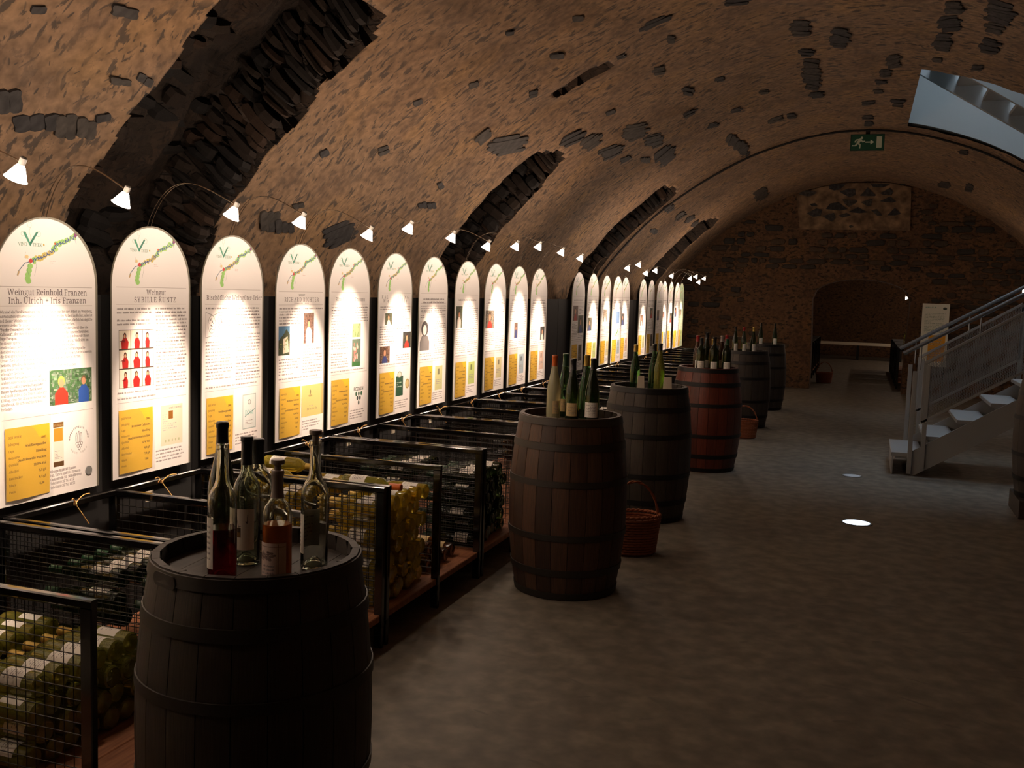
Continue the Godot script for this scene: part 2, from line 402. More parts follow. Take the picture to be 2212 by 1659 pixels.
	var w0 := tex(wood_image(256, 512, rgb8(40, 35, 29), rgb8(74, 63, 52), 17))   # weathered grey-brown oak
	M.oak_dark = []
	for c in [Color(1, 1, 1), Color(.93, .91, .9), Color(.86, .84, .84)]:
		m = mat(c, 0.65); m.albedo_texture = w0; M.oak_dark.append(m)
	M.oak_red = []
	for c in [Color(1.0, 0.62, 0.46), Color(0.9, 0.56, 0.42), Color(0.82, 0.52, 0.4)]:
		m = mat(c * 1.25, 0.5); m.albedo_texture = w1; M.oak_red.append(m)
	M.hoop = mat(rgb8(58, 54, 50), 0.55, 0.6)
	M.hoop_dark = mat(rgb8(28, 27, 27), 0.55, 0.5)
	var w2 := tex(wood_image(256, 512, rgb8(122, 76, 50), rgb8(176, 118, 80), 9))
	m = mat(Color.WHITE, 0.7); m.albedo_texture = w2; m.uv1_triplanar = true; m.uv1_scale = Vector3(1.6, 1.6, 0.8); M.shelf_wood = m
	M.wicker = mat(rgb8(150, 84, 48), 0.7)
	M.wicker_dark = mat(rgb8(108, 58, 34), 0.75)

var gray_tex: ImageTexture
func tex_gray_noise() -> ImageTexture:
	if gray_tex == null:
		var b := noise_bytes(512, 0.02, 77, 5)
		for i in b.size(): b[i] = clampi(int(120 + b[i] * 0.62), 0, 255)
		gray_tex = tex(Image.create_from_data(512, 512, false, Image.FORMAT_L8, b))
	return gray_tex

# ------------------------------------------------------------------ printing
func font_rid(family: String, weight: int) -> RID:
	var key := family + str(weight)
	if not fonts.has(key):
		var f := SystemFont.new()
		f.font_names = PackedStringArray([family]); f.font_weight = weight
		fonts[key] = f
	return fonts[key].get_rids()[0]

func glyph_sheet(rid: RID, size: int, index: int, col: Color) -> Image:
	var key := "%s %d %d %s" % [rid, size, index, col.to_html()]
	if not glyph_cache.has(key):
		var ts := TextServerManager.get_primary_interface()
		var src: Image = ts.font_get_texture_image(rid, Vector2i(size, 0), index)
		var data := src.get_data()
		var step := 2 if src.get_format() == Image.FORMAT_LA8 else 4
		var out := PackedByteArray(); out.resize(src.get_width() * src.get_height() * 4)
		var r := int(col.r * 255); var g := int(col.g * 255); var b := int(col.b * 255)
		for i in src.get_width() * src.get_height():
			out[i * 4] = r; out[i * 4 + 1] = g; out[i * 4 + 2] = b; out[i * 4 + 3] = int(data[i * step + step - 1] * col.a)
		glyph_cache[key] = Image.create_from_data(src.get_width(), src.get_height(), false, Image.FORMAT_RGBA8, out)
	return glyph_cache[key]

# align: 0 left, 0.5 centre, 1 right; fit: squeeze spacing to this width; returns the width
func write(im: Image, words: String, x: float, base: float, size: int, col: Color, align := 0.0, fit := 0.0, family := "Droid Serif", weight := 400) -> float:
	var ts := TextServerManager.get_primary_interface()
	var rid := font_rid(family, weight)
	var sz := Vector2i(size, 0)
	var total := 0.0
	var gl := []
	for ch in words:
		var g := ts.font_get_glyph_index(rid, size, ch.unicode_at(0), 0)
		ts.font_render_glyph(rid, sz, g)
		gl.append(g); total += ts.font_get_glyph_advance(rid, size, g).x
	var k := fit / total if fit > 0.0 else 1.0
	var pen := x - total * k * align
	for g in gl:
		var rect := ts.font_get_glyph_uv_rect(rid, sz, g)
		var off := ts.font_get_glyph_offset(rid, sz, g)
		var t := ts.font_get_glyph_texture_idx(rid, sz, g)
		if t >= 0 and rect.size.x > 0:
			im.blend_rect(glyph_sheet(rid, size, t, col), Rect2i(rect), Vector2i(int(pen + off.x), int(base + off.y)))
		pen += ts.font_get_glyph_advance(rid, size, g).x * k
	return total * k

func warm_glyphs() -> void:
	# every letter is drawn into its sheet before any sheet is coloured
	var ts := TextServerManager.get_primary_interface()
	for fw in [["Droid Serif", 400], ["Droid Serif", 700], ["Droid Sans", 400], ["Droid Sans", 700]]:
		var rid := font_rid(fw[0], fw[1])
		ts.font_set_subpixel_positioning(rid, TextServer.SUBPIXEL_POSITIONING_DISABLED)
		for size in ([9, 12, 13, 16, 20, 28, 34, 36] if fw[0] == "Droid Serif" else [12, 13, 20, 36]):
			ts.font_render_range(rid, Vector2i(size, 0), 32, 255)

func poly_fill(im: Image, pts: Array, col: Color) -> void:
	var lo := 1e9; var hi := -1e9
	for p in pts: lo = minf(lo, p.y); hi = maxf(hi, p.y)
	for y in range(maxi(int(lo), 0), mini(int(hi) + 1, im.get_height())):
		var xs := []
		for i in pts.size():
			var a: Vector2 = pts[i]; var b: Vector2 = pts[(i + 1) % pts.size()]
			if (a.y <= y + 0.5) != (b.y <= y + 0.5): xs.append(a.x + (y + 0.5 - a.y) / (b.y - a.y) * (b.x - a.x))
		xs.sort()
		for i in range(0, xs.size() - 1, 2):
			im.fill_rect(Rect2i(int(xs[i]), y, maxi(int(xs[i + 1]) - int(xs[i]), 1), 1), col)

func ellipse(im: Image, c: Vector2, rx: float, ry: float, col: Color) -> void:
	for y in range(maxi(int(c.y - ry), 0), mini(int(c.y + ry) + 1, im.get_height())):
		var t := 1.0 - pow((y + 0.5 - c.y) / ry, 2.0)
		if t > 0.0:
			var w := rx * sqrt(t)
			im.fill_rect(Rect2i(int(c.x - w), y, maxi(int(2 * w), 1), 1), col)

func stroke(im: Image, pts: Array, w: float, col: Color) -> void:
	for i in pts.size() - 1:
		var a: Vector2 = pts[i]; var b: Vector2 = pts[i + 1]
		var steps := maxi(int(a.distance_to(b)), 1)
		for k in steps + 1:
			var p := a.lerp(b, float(k) / steps)
			im.fill_rect(Rect2i(int(p.x - w / 2), int(p.y - w / 2), maxi(int(w), 1), maxi(int(w), 1)), col)

# unreadable small print: rows of word-long dashes
func small_print(im: Image, x: float, y: float, w: float, rows: int, pitch: float, col: Color, ragged := 0.12, heavy := 0.0) -> void:
	for r in rows:
		var px := x
		var end := x + w * (1.0 - rng.randf() * ragged)
		if rng.randf() < 0.1: end = x + w * rng.randf_range(0.3, 0.7)
		while px < end - pitch * 0.4:
			var ww := minf(rng.randf_range(0.5, 2.6) * pitch, end - px)
			var h := maxf(pitch * 0.38, 1.0)
			var yy := y + r * pitch
			im.fill_rect(Rect2i(int(px), int(yy + pitch * 0.3), maxi(int(ww), 1), maxi(int(h), 1)), col.lerp(Color(1, 1, 1), 0.35 + rng.randf() * 0.12 - heavy))
			if pitch > 9:
				var q := px
				while q < px + ww - 2:
					if rng.randf() < 0.35: im.fill_rect(Rect2i(int(q), int(yy + pitch * 0.12), 1, int(pitch * 0.5)), col)
					if rng.randf() < 0.4: im.fill_rect(Rect2i(int(q + 1), int(yy + pitch * 0.3), 1, int(h)), Color(0.97, 0.95, 0.92))
					q += 2.6
			px += ww + pitch * 0.32

# a printed snapshot: ground colour patches, then people as simple shapes
func snapshot(im: Image, r: Rect2, back: Color, back2: Color, folk: Array) -> void:
	im.fill_rect(Rect2i(r), back)
	for k in 420:
		var c := back.lerp(back2, rng.randf()) * rng.randf_range(0.7, 1.2)
		c.a = 1.0
		var s := r.size * Vector2(rng.randf_range(0.02, 0.07), rng.randf_range(0.02, 0.10))
		var o := r.position + Vector2(rng.randf() * (r.size.x - s.x), rng.randf() * (r.size.y - s.y))
		im.fill_rect(Rect2i(Rect2(o, s)), c)
	for f in folk:   # centre x, head y, head radius (of width), coat, hair
		var c := r.position + r.size * Vector2(f[0], f[1])
		var hr: float = f[2] * r.size.x
		var bot := r.end.y - 1
		poly_fill(im, [c + Vector2(-hr * 0.7, hr * 1.2), c + Vector2(hr * 0.7, hr * 1.2), Vector2(c.x + hr * 2.0, minf(c.y + hr * 2.6, bot)), Vector2(c.x + hr * 2.0, bot), Vector2(c.x - hr * 2.0, bot), Vector2(c.x - hr * 2.0, minf(c.y + hr * 2.6, bot))], f[3])
		ellipse(im, c - Vector2(0, hr * 0.25), hr * 1.05, hr * 1.25, f[4])
		ellipse(im, c + Vector2(0, hr * 0.2), hr * 0.8, hr * 1.05, rgb8(206, 150, 116))

# ------------------------------------------------------------------ display panels
const PW := 0.51
const PH := 1.075
const P_BOTTOM := 0.75
const P_X := -2.93
const PANEL_Z := [-1.2, -1.8, -2.4, -3.0, -3.586, -4.178, -4.811, -5.363, -5.981, -6.605, -7.245, -7.888, -8.472, -9.079, -10.467, -11.074, -11.701, -12.125, -12.709, -13.797, -14.374, -14.855, -15.368, -15.954, -16.327, -16.895]
const PANEL_NAME := ["arched panel standing nearest the entrance end", "arched panel standing second from the entrance end", "arched panel just out of the picture before the leftmost one",
	"leftmost arched panel, with the photo of a couple in red and blue", "arched panel with a grid of nine small red figure photos", "arched panel with a ribbon crest drawing, third from left",
	"arched panel with a house photo and a pale yellow label", "arched panel with a cluster of green grape dots near its foot", "arched panel with a dark green bottle label near its foot",
	"arched panel with a grey portrait photo at its left edge", "arched panel eighth from left, narrow brown photo at upper left", "arched panel ninth from left, photo of people outdoors",
	"arched panel tenth from left, small tree photo in the middle", "arched panel eleventh from left, last before the first wide gap", "unlit grey arched panel just past the first wide gap",
	"second arched panel past the first wide gap, brightly lit", "third arched panel past the first wide gap", "arched panel with a green leaf print, fourth past the first wide gap",
	"arched panel fifth past the wide gap, before the second gap", "first arched panel past the second wide gap", "unlit arched panel, second past the second wide gap",
	"unlit brownish arched panel, third past the second wide gap", "fourth arched panel past the second wide gap", "fifth arched panel past the second wide gap", "sixth arched panel past the second wide gap", "greenish arched panel farthest down the row"]
const UNLIT := [14, 20, 21]
const INK := Color(0.36, 0.32, 0.31)
const LEFT_TEXT := ["Wir sind ein Familienweingut und be-", "wirtschaften 4 ha Weinberge. Ein Groß-", "teil dieser Weinberge befindet sich in", "extrem steilen Terrassenlagen, wie z.B.", "*\"Neefer Frauenberg\" oder \"Bremmer", "*Calmont\", der steilsten Weinbergs-", "*lage Europas.", "In diesen Spitzenlagen, mit dem leicht", "erwärmbaren Schieferboden, findet", "der Riesling ideale Bedingungen für", "die Erzeugung hochwertiger Weine.", "Unser Ziel ist es *trockene, frucht-", "*betonte, gehaltvolle Weine zu erzeu-", "gen; keine \"leichten Möselchen mit", "störender Restsüße\".", "Außer dem Riesling haben wir noch", "andere ausschließlich klassische Reb-", "sorten im Anbau: *Weißer Burgunder,", "*Blauer Spätburgunder, Chardonnay", "und nicht zuletzt die Urzeit-Rebsorte", "Elbling, eine der ältesten Rebsorten", "überhaupt, die sich noch im Anbau", "befinden."]
const RIGHT_TEXT := ["Sei es nun bei der Arbeit im Weinberg,", "oder bei der Arbeit im Keller, alles ist", "darauf ausgerichtet, die höchstmögliche", "Qualität zu erreichen.", "Dies war ein grober Umriß über die", "Wein-Philosophie unseres Betriebes.", "Für weitere Fragen stehen wir Ihnen", "gerne zur Verfügung. Vielleicht im", "Rahmen eines Besuches.", "Nach vorheriger Terminabsprache", "würden wir uns freuen, Sie in unserem", "Weingut begrüßen zu dürfen."]

func print_head(im: Image, W: float, H: float, big: bool) -> void:
	var g1 := rgb8(60, 150, 120); var g2 := rgb8(30, 120, 96)
	# the wordmark: a leafy V between VINO and THEK, a flower above
	poly_fill(im, [Vector2(.262, .060) * Vector2(W, H), Vector2(.285, .057) * Vector2(W, H), Vector2(.332, .098) * Vector2(W, H), Vector2(.327, .107) * Vector2(W, H)], g1)
	poly_fill(im, [Vector2(.405, .056) * Vector2(W, H), Vector2(.385, .056) * Vector2(W, H), Vector2(.326, .092) * Vector2(W, H), Vector2(.327, .107) * Vector2(W, H)], g2)
	var lw := 3.0 if big else 1.0
	var loop := []
	for k in 13: loop.append(Vector2((.405 + .022 * sin(k / 12.0 * TAU)) * W, (.063 - .010 * cos(k / 12.0 * TAU)) * H))
	stroke(im, loop, lw * 0.6, g1)
	loop = []
	for k in 13: loop.append(Vector2((.262 - .018 * sin(k / 12.0 * TAU)) * W, (.066 - .008 * cos(k / 12.0 * TAU)) * H))
	stroke(im, loop, lw * 0.6, g1)
	var st := []
	for k in 9: st.append(Vector2((.327 + .006 * sin(k * 0.9)) * W, (.085 - .042 * k / 8.0) * H))
	stroke(im, st, maxf(lw * 0.5, 1), rgb8(150, 170, 140))
	for k in 11: st.append(Vector2((.324 + .018 * sin(k / 10.0 * TAU)) * W, (.034 - .010 * cos(k / 10.0 * TAU)) * H))
	stroke(im, st.slice(9), maxf(lw * 0.5, 1), rgb8(150, 170, 140))
	var fs := 20 if big else 9
	write(im, "VINO", .218 * W, .107 * H, fs, rgb8(80, 136, 110), 0.0, .082 * W)
	write(im, "THEK", .350 * W, .107 * H, fs, rgb8(80, 136, 110), 0.0, .088 * W)
	ellipse(im, Vector2(.456 * W, .099 * H), .008 * W, .008 * W, rgb8(190, 160, 60))
	# the river map
	var spine := [Vector2(.775, .050), Vector2(.755, .066), Vector2(.70, .072), Vector2(.66, .085), Vector2(.61, .090), Vector2(.57, .098), Vector2(.555, .115), Vector2(.52, .122), Vector2(.47, .135), Vector2(.42, .145), Vector2(.37, .152), Vector2(.335, .160)]
	for i in spine.size() - 1:
		for k in 4:
			var p: Vector2 = spine[i].lerp(spine[i + 1], k / 4.0)
			var gold := i > 6 and i < 10
			ellipse(im, (p + Vector2(rng.randf_range(-.012, .012), rng.randf_range(-.005, .005))) * Vector2(W, H), rng.randf_range(.012, .024) * W, rng.randf_range(.005, .010) * H, rgb8(206, 190, 100) if gold else (rgb8(150, 206, 110) if k % 2 else rgb8(180, 220, 130)))
	for p in [Vector2(.325, .175), Vector2(.315, .19), Vector2(.305, .205), Vector2(.30, .218), Vector2(.308, .226)]:
		ellipse(im, p * Vector2(W, H), .026 * W, .010 * H, rgb8(160, 216, 120))
	var river := []
	for i in spine.size() - 1:
		for k in 6:
			var p: Vector2 = spine[i].lerp(spine[i + 1], k / 6.0)
			river.append((p + Vector2(.010 * sin((i * 6 + k) * 1.9), .006 * cos((i * 6 + k) * 1.7))) * Vector2(W, H))
	stroke(im, river, lw, rgb8(44, 76, 150))
	stroke(im, [Vector2(.33, .160) * Vector2(W, H), Vector2(.28, .165) * Vector2(W, H), Vector2(.25, .178) * Vector2(W, H), Vector2(.215, .195) * Vector2(W, H), Vector2(.205, .208) * Vector2(W, H)], lw, rgb8(80, 110, 130))
	stroke(im, [Vector2(.222, .195) * Vector2(W, H), Vector2(.21, .207) * Vector2(W, H)], lw * 2, rgb8(200, 170, 120))
	stroke(im, [Vector2(.31, .17) * Vector2(W, H), Vector2(.30, .19) * Vector2(W, H), Vector2(.315, .21) * Vector2(W, H)], lw * 0.6, rgb8(70, 110, 90))
	stroke(im, [Vector2(.37, .155) * Vector2(W, H), Vector2(.385, .175) * Vector2(W, H), Vector2(.365, .207) * Vector2(W, H)], lw * 0.6, rgb8(120, 130, 120))
	stroke(im, [Vector2(.31, .15) * Vector2(W, H), Vector2(.275, .148) * Vector2(W, H), Vector2(.285, .128) * Vector2(W, H)], lw * 0.5, rgb8(150, 150, 140))
	ellipse(im, Vector2(.295, .143) * Vector2(W, H), .016 * W, .006 * H, rgb8(226, 206, 150))
	poly_fill(im, [Vector2(.33, .147) * Vector2(W, H), Vector2(.355, .157) * Vector2(W, H), Vector2(.33, .166) * Vector2(W, H), Vector2(.308, .158) * Vector2(W, H)], rgb8(206, 60, 60))
	poly_fill(im, [Vector2(.77, .040) * Vector2(W, H), Vector2(.79, .058) * Vector2(W, H), Vector2(.765, .066) * Vector2(W, H), Vector2(.755, .055) * Vector2(W, H)], rgb8(130, 50, 110))
	stroke(im, [Vector2(.77, .06) * Vector2(W, H), Vector2(.765, .075) * Vector2(W, H), Vector2(.78, .088) * Vector2(W, H)], lw * 0.6, rgb8(70, 60, 130))
	ellipse(im, Vector2(.565, .092) * Vector2(W, H), .008 * W, .008 * W, rgb8(220, 70, 50))
	small_print(im, .51 * W, .152 * H, .06 * W, 2, maxf(.006 * H, 2), rgb8(190, 150, 140))

func panel_image(i: int) -> Image:
	var big := i >= 2 and i <= 8
	var W := 608.0 if big else 304.0
	var H := 1280.0 if big else 640.0
	var im := Image.create(int(W), int(H), false, Image.FORMAT_RGBA8)
	im.fill(rgb8(248, 244, 240) if i != 25 else rgb8(196, 214, 180))
	print_head(im, W, H, big)
	var line := rgb8(176, 166, 160)
	for v in [.246, .312, .700]: im.fill_rect(Rect2i(int(.05 * W), int(v * H), int(.89 * W), 2 if big else 1), line)
	var pitch := .0150 * H
	if i == 3:
		write(im, "Weingut Reinhold Franzen", .5 * W, .275 * H, 36, INK, 0.5, .77 * W)
		write(im, "Inh. Ulrich + Iris Franzen", .5 * W, .304 * H, 36, INK, 0.5, .755 * W)
		for col in 2:
			var rows: Array = LEFT_TEXT if col == 0 else RIGHT_TEXT
			for r in rows.size():
				var x := (.045 if col == 0 else .505) * W
				var y := (.338 + .0150 * r) * H
				var cut: PackedStringArray = rows[r].split("*")
				if cut.size() == 1: write(im, rows[r], x, y, 16, INK, 0.0, minf(.435 * W, rows[r].length() * 6.95))
				else:
					var wd := 0.0
					if cut[0]: wd = write(im, cut[0], x, y, 16, INK, 0.0, cut[0].length() * 6.9)
					write(im, cut[1], x + wd, y, 16, INK * 0.8, 0.0, cut[1].length() * 7.2, "Droid Serif", 700)
		write(im, "Ulrich und Iris Franzen", .502 * W, .532 * H, 16, INK, 0.0, .26 * W)
		snapshot(im, Rect2(.495 * W, .543 * H, .435 * W, .128 * H), rgb8(70, 110, 66), rgb8(160, 170, 160), [[.27, .36, .075, rgb8(196, 60, 44), rgb8(226, 180, 90)], [.8, .36, .062, rgb8(50, 90, 170), rgb8(120, 96, 70)]])
		var lx := .525 * W
		im.fill_rect(Rect2i(int(lx), int(.734 * H), int(.105 * W), int(.162 * H)), rgb8(238, 230, 214))
		im.fill_rect(Rect2i(int(lx), int(.734 * H), int(.105 * W), int(.018 * H)), rgb8(120, 84, 40))
		im.fill_rect(Rect2i(int(lx + 4), int(.755 * H), int(.09 * W), int(.048 * H)), rgb8(214, 150, 50))
		im.fill_rect(Rect2i(int(lx), int(.878 * H), int(.105 * W), int(.018 * H)), rgb8(96, 70, 40))
		write(im, "FRANZEN", lx + .052 * W, .748 * H, 12, rgb8(220, 190, 130), 0.5, .085 * W)
		small_print(im, lx + 8, .836 * H, .08 * W, 6, 7, INK)
		# ring of letters round three bottles and grapes
		var c := Vector2(.786 * W, .808 * H)
		var ring := "BERNKASTELER RING"
		for k in ring.length():
			var a := PI * (1.0 + (k + 0.5) / ring.length())
			write(im, ring[k], c.x + cos(a) * .098 * W, c.y + 5 + sin(a) * .098 * W, 13, INK * 0.8, 0.5, 0.0, "Droid Sans", 700)
		ring = "SEIT 1899"
		for k in 9:
			var a := PI * (0.8 - 0.6 * (k + 0.5) / 9.0)
			write(im, ring[k], c.x + cos(a) * .104 * W, c.y + 5 + sin(a) * .110 * W, 12, rgb8(150, 146, 140), 0.5, 0.0, "Droid Sans", 400)
		for b in [-1, 0, 1]:
			var bx: float = c.x + b * .024 * W
			var top := -.062 if b == 0 else -.05
			stroke(im, [Vector2(bx - 4, c.y + .02 * W), Vector2(bx - 5, c.y - .02 * W), Vector2(bx - 2, c.y + top * W), Vector2(bx + 2, c.y + top * W), Vector2(bx + 5, c.y - .02 * W), Vector2(bx + 4, c.y + .02 * W)], 2, rgb8(110, 104, 104))
		for g in [Vector2(-.02, .035), Vector2(.005, .035), Vector2(.028, .035), Vector2(-.008, .055), Vector2(.016, .055), Vector2(.004, .075)]:
			var o := []
			for k in 9: o.append(c + g * W + Vector2(cos(k / 8.0 * TAU), sin(k / 8.0 * TAU)) * .012 * W)
			stroke(im, o, 2, rgb8(120, 112, 110))
		var addr := ["Weingut Reinhold Franzen", "Inh. Ulrich und Iris Franzen", "Gartenstraße 14 • 56814 Bremm", "Telefon (0 26 75) 4 12", "Telefax (0 26 75) 16 55"]
		for r in addr.size(): write(im, addr[r], .49 * W, (.915 + .0145 * r) * H, 16, INK, 0.0, addr[r].length() * 6.7)
	else:
		var heads := {4: ["Weingut", "SYBILLE KUNTZ"], 5: ["", "Bischöfliche Weingüter-Trier"], 6: ["WEINGUT", "RICHARD RICHTER", "WINNINGEN A. D. MOSEL"], 7: ["WEINGUT", "Rita & Rudolf Trossen"], 8: ["KAL          STLING", "We            ldo"]}
		if heads.has(i):
			var h: Array = heads[i]
			if i == 4:
				write(im, h[0], .54 * W, .276 * H, 36, INK, 0.5, .25 * W); write(im, h[1], .535 * W, .306 * H, 36, INK, 0.5, .54 * W)
			elif i == 5: write(im, h[1], .52 * W, .294 * H, 36, INK, 0.5, .9 * W)
			elif i == 8:
				write(im, h[0], .5 * W, .282 * H, 34, INK, 0.5, .8 * W); write(im, h[1], .5 * W, .305 * H, 34, INK, 0.5, .72 * W)
			else:
				write(im, h[0], .5 * W, .267 * H, 16, INK, 0.5)
				write(im, h[1], .51 * W, .296 * H, 36, INK, 0.5, .71 * W)
				if h.size() > 2: write(im, h[2], .5 * W, .309 * H, 13, INK, 0.5, .3 * W)
		elif i >= 9:
			small_print(im, .14 * W, .275 * H, .72 * W, 1 + i % 2, .022 * H, INK, 0.02)
		var photos := []   # kept clear of text: u0, v0, u1, v1
		match i:
			4: photos = [[.08, .414, .505, .644]]
			5: photos = [[.06, .349, .515, .46]]
			6: photos = [[.05, .418, .268, .564], [.54, .354, .76, .513]]
			7: photos = [[.556, .423, .765, .668]]
			8: photos = [[.729, .49, .975, .592], [.07, .57, .348, .673], [.2, .37, .4, .44]]
			9: photos = [[.05, .43, .37, .624]]
			10: photos = [[.05, .329, .3, .485]]
			11: photos = [[.05, .366, .45, .505]]
			12: photos = [[.3, .47, .48, .60]]
			13: photos = [[.62, .52, .88, .64]]
			14: photos = [[.1, .34, .48, .49], [.5, .44, .93, .62]]
			_: photos = [[.1 + .3 * (i % 3) / 2.0, .38 + .03 * (i % 4), .45 + .3 * (i % 3) / 2.0, .52 + .03 * (i % 4)]]
		for col in 2:
			var x0 := .06 if col == 0 else .53
			var v := .325
			while v < .668:
				var free := true
				for p in photos:
					if v > p[1] - .016 and v < p[3] + .004 and x0 < p[2] and x0 + .42 > p[0]: free = false
				if free and rng.randf() > .05: small_print(im, x0 * W, v * H, .42 * W, 1, pitch, INK, .08, .2 if rng.randf() < .12 else 0.0)
				v += .0150
		small_print(im, .06 * W, .678 * H, .86 * W, 1, pitch, INK)
		small_print(im, .53 * W, .915 * H, .4 * W, 4, pitch * 0.95, INK, .25)
		var n := 0
		for p in photos:
			var r := Rect2(p[0] * W, p[1] * H, (p[2] - p[0]) * W, (p[3] - p[1]) * H)
			n += 1
			if i == 4:
				im.fill_rect(Rect2i(r), rgb8(70, 60, 52))
				for k in 9:
					var c := Rect2(r.position + Vector2(k % 3, k / 3) * r.size / 3.0 + Vector2(2, 3), r.size / 3.0 - Vector2(4, 6))
					im.fill_rect(Rect2i(c), rgb8(238, 228, 206))
					var mid := c.position + c.size * Vector2(.5 + .06 * sin(k * 2.3), .28)
					var hw := c.size.x * (.2 + .05 * cos(k * 1.7))
					poly_fill(im, [mid + Vector2(-hw * .5, 8), mid + Vector2(hw * .5, 8), mid + Vector2(hw * 1.3, c.size.y * .35), Vector2(mid.x + hw * 1.1, c.end.y), Vector2(mid.x - hw * 1.1, c.end.y), mid + Vector2(-hw * 1.3, c.size.y * .35)], rgb8(176, 34, 30))
					if k % 3 == 0: poly_fill(im, [mid + Vector2(-hw * 2.0, c.size.y * .3), mid + Vector2(0, c.size.y * .22), mid + Vector2(0, c.size.y * .36)], rgb8(120, 26, 24))
					ellipse(im, mid, c.size.x * .13, c.size.y * .17, rgb8(70, 36, 24))
					ellipse(im, mid + Vector2(0, 3), c.size.x * .085, c.size.y * .11, rgb8(226, 170, 130))
			elif i == 5:
				var o := [r.position, r.position + r.size * Vector2(.25, .12), r.position + r.size * Vector2(.5, -.02), r.position + r.size * Vector2(.75, .12), Vector2(r.end.x, r.position.y), r.end, r.position + r.size * Vector2(.75, .9), r.position + r.size * Vector2(.5, 1.02), r.position + r.size * Vector2(.25, .94), Vector2(r.position.x, r.end.y), r.position]
				stroke(im, o, 2, rgb8(120, 116, 112))
				for e in [.2, .5, .8]:
					var oo := []
					for k in 15: oo.append(r.position + r.size * Vector2(e + .12 * cos(k / 14.0 * TAU), .48 + .36 * sin(k / 14.0 * TAU)))
					stroke(im, oo, 2, rgb8(130, 126, 120))
					for k in 24: ellipse(im, r.position + r.size * Vector2(e + rng.randf_range(-.07, .07), .48 + rng.randf_range(-.24, .24)), 3, 3, rgb8(110, 106, 104))
			elif i == 6 and n == 1:
				im.fill_rect(Rect2i(r), rgb8(96, 140, 176))
				poly_fill(im, [r.position + r.size * Vector2(0, .5), r.position + r.size * Vector2(.5, .25), r.position + r.size * Vector2(.7, .1), r.position + r.size * Vector2(1, .3), r.end, Vector2(r.position.x, r.end.y)], rgb8(66, 74, 54))
				poly_fill(im, [r.position + r.size * Vector2(.4, .45), r.position + r.size * Vector2(.8, .35), r.position + r.size * Vector2(.95, .9), r.position + r.size * Vector2(.4, .95)], rgb8(206, 196, 176))
				for k in 18: ellipse(im, r.position + r.size * Vector2(rng.randf(), rng.randf_range(.4, .8)), 6, 5, rgb8(120, 130, 70))
			elif i == 7:
				im.fill_rect(Rect2i(Rect2(r.position, r.size * Vector2(1, .32))), rgb8(150, 166, 120))
				im.fill_rect(Rect2i(Rect2(r.position + r.size * Vector2(0, .36), r.size * Vector2(1, .64))), rgb8(96, 116, 96))
				for k in 26: ellipse(im, r.position + r.size * Vector2(rng.randf_range(.2, .7), rng.randf_range(.45, .85)), 8, 12, rgb8(214, 120, 110) if k % 2 else rgb8(230, 190, 180))
				for k in 16: ellipse(im, r.position + r.size * Vector2(rng.randf(), rng.randf_range(.02, .3)), 5, 8, rgb8(110, 140, 80))
				im.fill_rect(Rect2i(Rect2(r.position + r.size * Vector2(0, .9), r.size * Vector2(1, .1))), rgb8(60, 110, 60))
			elif i == 9:
				im.fill_rect(Rect2i(r), rgb8(226, 220, 212))
				poly_fill(im, [r.position + r.size * Vector2(.2, .5), r.position + r.size * Vector2(.8, .5), r.position + r.size * Vector2(1, .7), r.end, Vector2(r.position.x, r.end.y), r.position + r.size * Vector2(0, .7)], rgb8(120, 116, 114))
				ellipse(im, r.position + r.size * Vector2(.5, .26), r.size.x * .36, r.size.y * .26, rgb8(80, 76, 76))
				ellipse(im, r.position + r.size * Vector2(.5, .3), r.size.x * .2, r.size.y * .17, rgb8(214, 206, 200))
			elif i == 17:
				im.fill_rect(Rect2i(r), rgb8(90, 120, 160))
				poly_fill(im, [Vector2(.3, .70) * Vector2(W, H), Vector2(.5, .66) * Vector2(W, H), Vector2(.75, .58) * Vector2(W, H), Vector2(.6, .66) * Vector2(W, H)], rgb8(90, 160, 60))
			else:
				var tone := [rgb8(96, 62, 48), rgb8(70, 84, 60), rgb8(150, 140, 120), rgb8(120, 100, 90), rgb8(60, 56, 60)]
				snapshot(im, r, tone[(i + n) % 5], tone[(i + n + 2) % 5], [[.5, .35, .14, [rgb8(180, 60, 50), rgb8(60, 70, 120), rgb8(220, 210, 200)][(i + n) % 3], rgb8(60, 44, 34)]])
		# the little label print beside the yellow sheet
		match i:
			4:
				im.fill_rect(Rect2i(int(.6 * W), int(.735 * H), int(.29 * W), int(.17 * H)), rgb8(226, 222, 196))
				im.fill_rect(Rect2i(int(.70 * W), int(.76 * H), int(.06 * W), int(.035 * H)), rgb8(150, 100, 40))
				write(im, "SYBILLE KUNTZ", .79 * W, .752 * H, 13, INK, 0.5, .17 * W)
				small_print(im, .62 * W, .77 * H, .07 * W, 8, 12, rgb8(160, 156, 140))
				small_print(im, .70 * W, .81 * H, .12 * W, 3, 12, rgb8(140, 136, 120))
				for k in 5: ellipse(im, Vector2((.66 + .045 * k) * W, .885 * H), 6, 8, rgb8(190, 196, 150))
			5:
				im.fill_rect(Rect2i(int(.65 * W), int(.738 * H), int(.23 * W), int(.165 * H)), rgb8(170, 190, 186))
				im.fill_rect(Rect2i(int(.66 * W), int(.742 * H), int(.21 * W), int(.157 * H)), rgb8(226, 234, 230))
				ellipse(im, Vector2(.765 * W, .775 * H), 16, 16, rgb8(120, 130, 126)); ellipse(im, Vector2(.765 * W, .775 * H), 12, 12, rgb8(220, 226, 222))
				write(im, "DOM", .765 * W, .835 * H, 36, rgb8(110, 190, 180), 0.5, .15 * W)
				stroke(im, [Vector2(.69 * W, .842 * H), Vector2(.86 * W, .812 * H)], 3, rgb8(60, 120, 116))
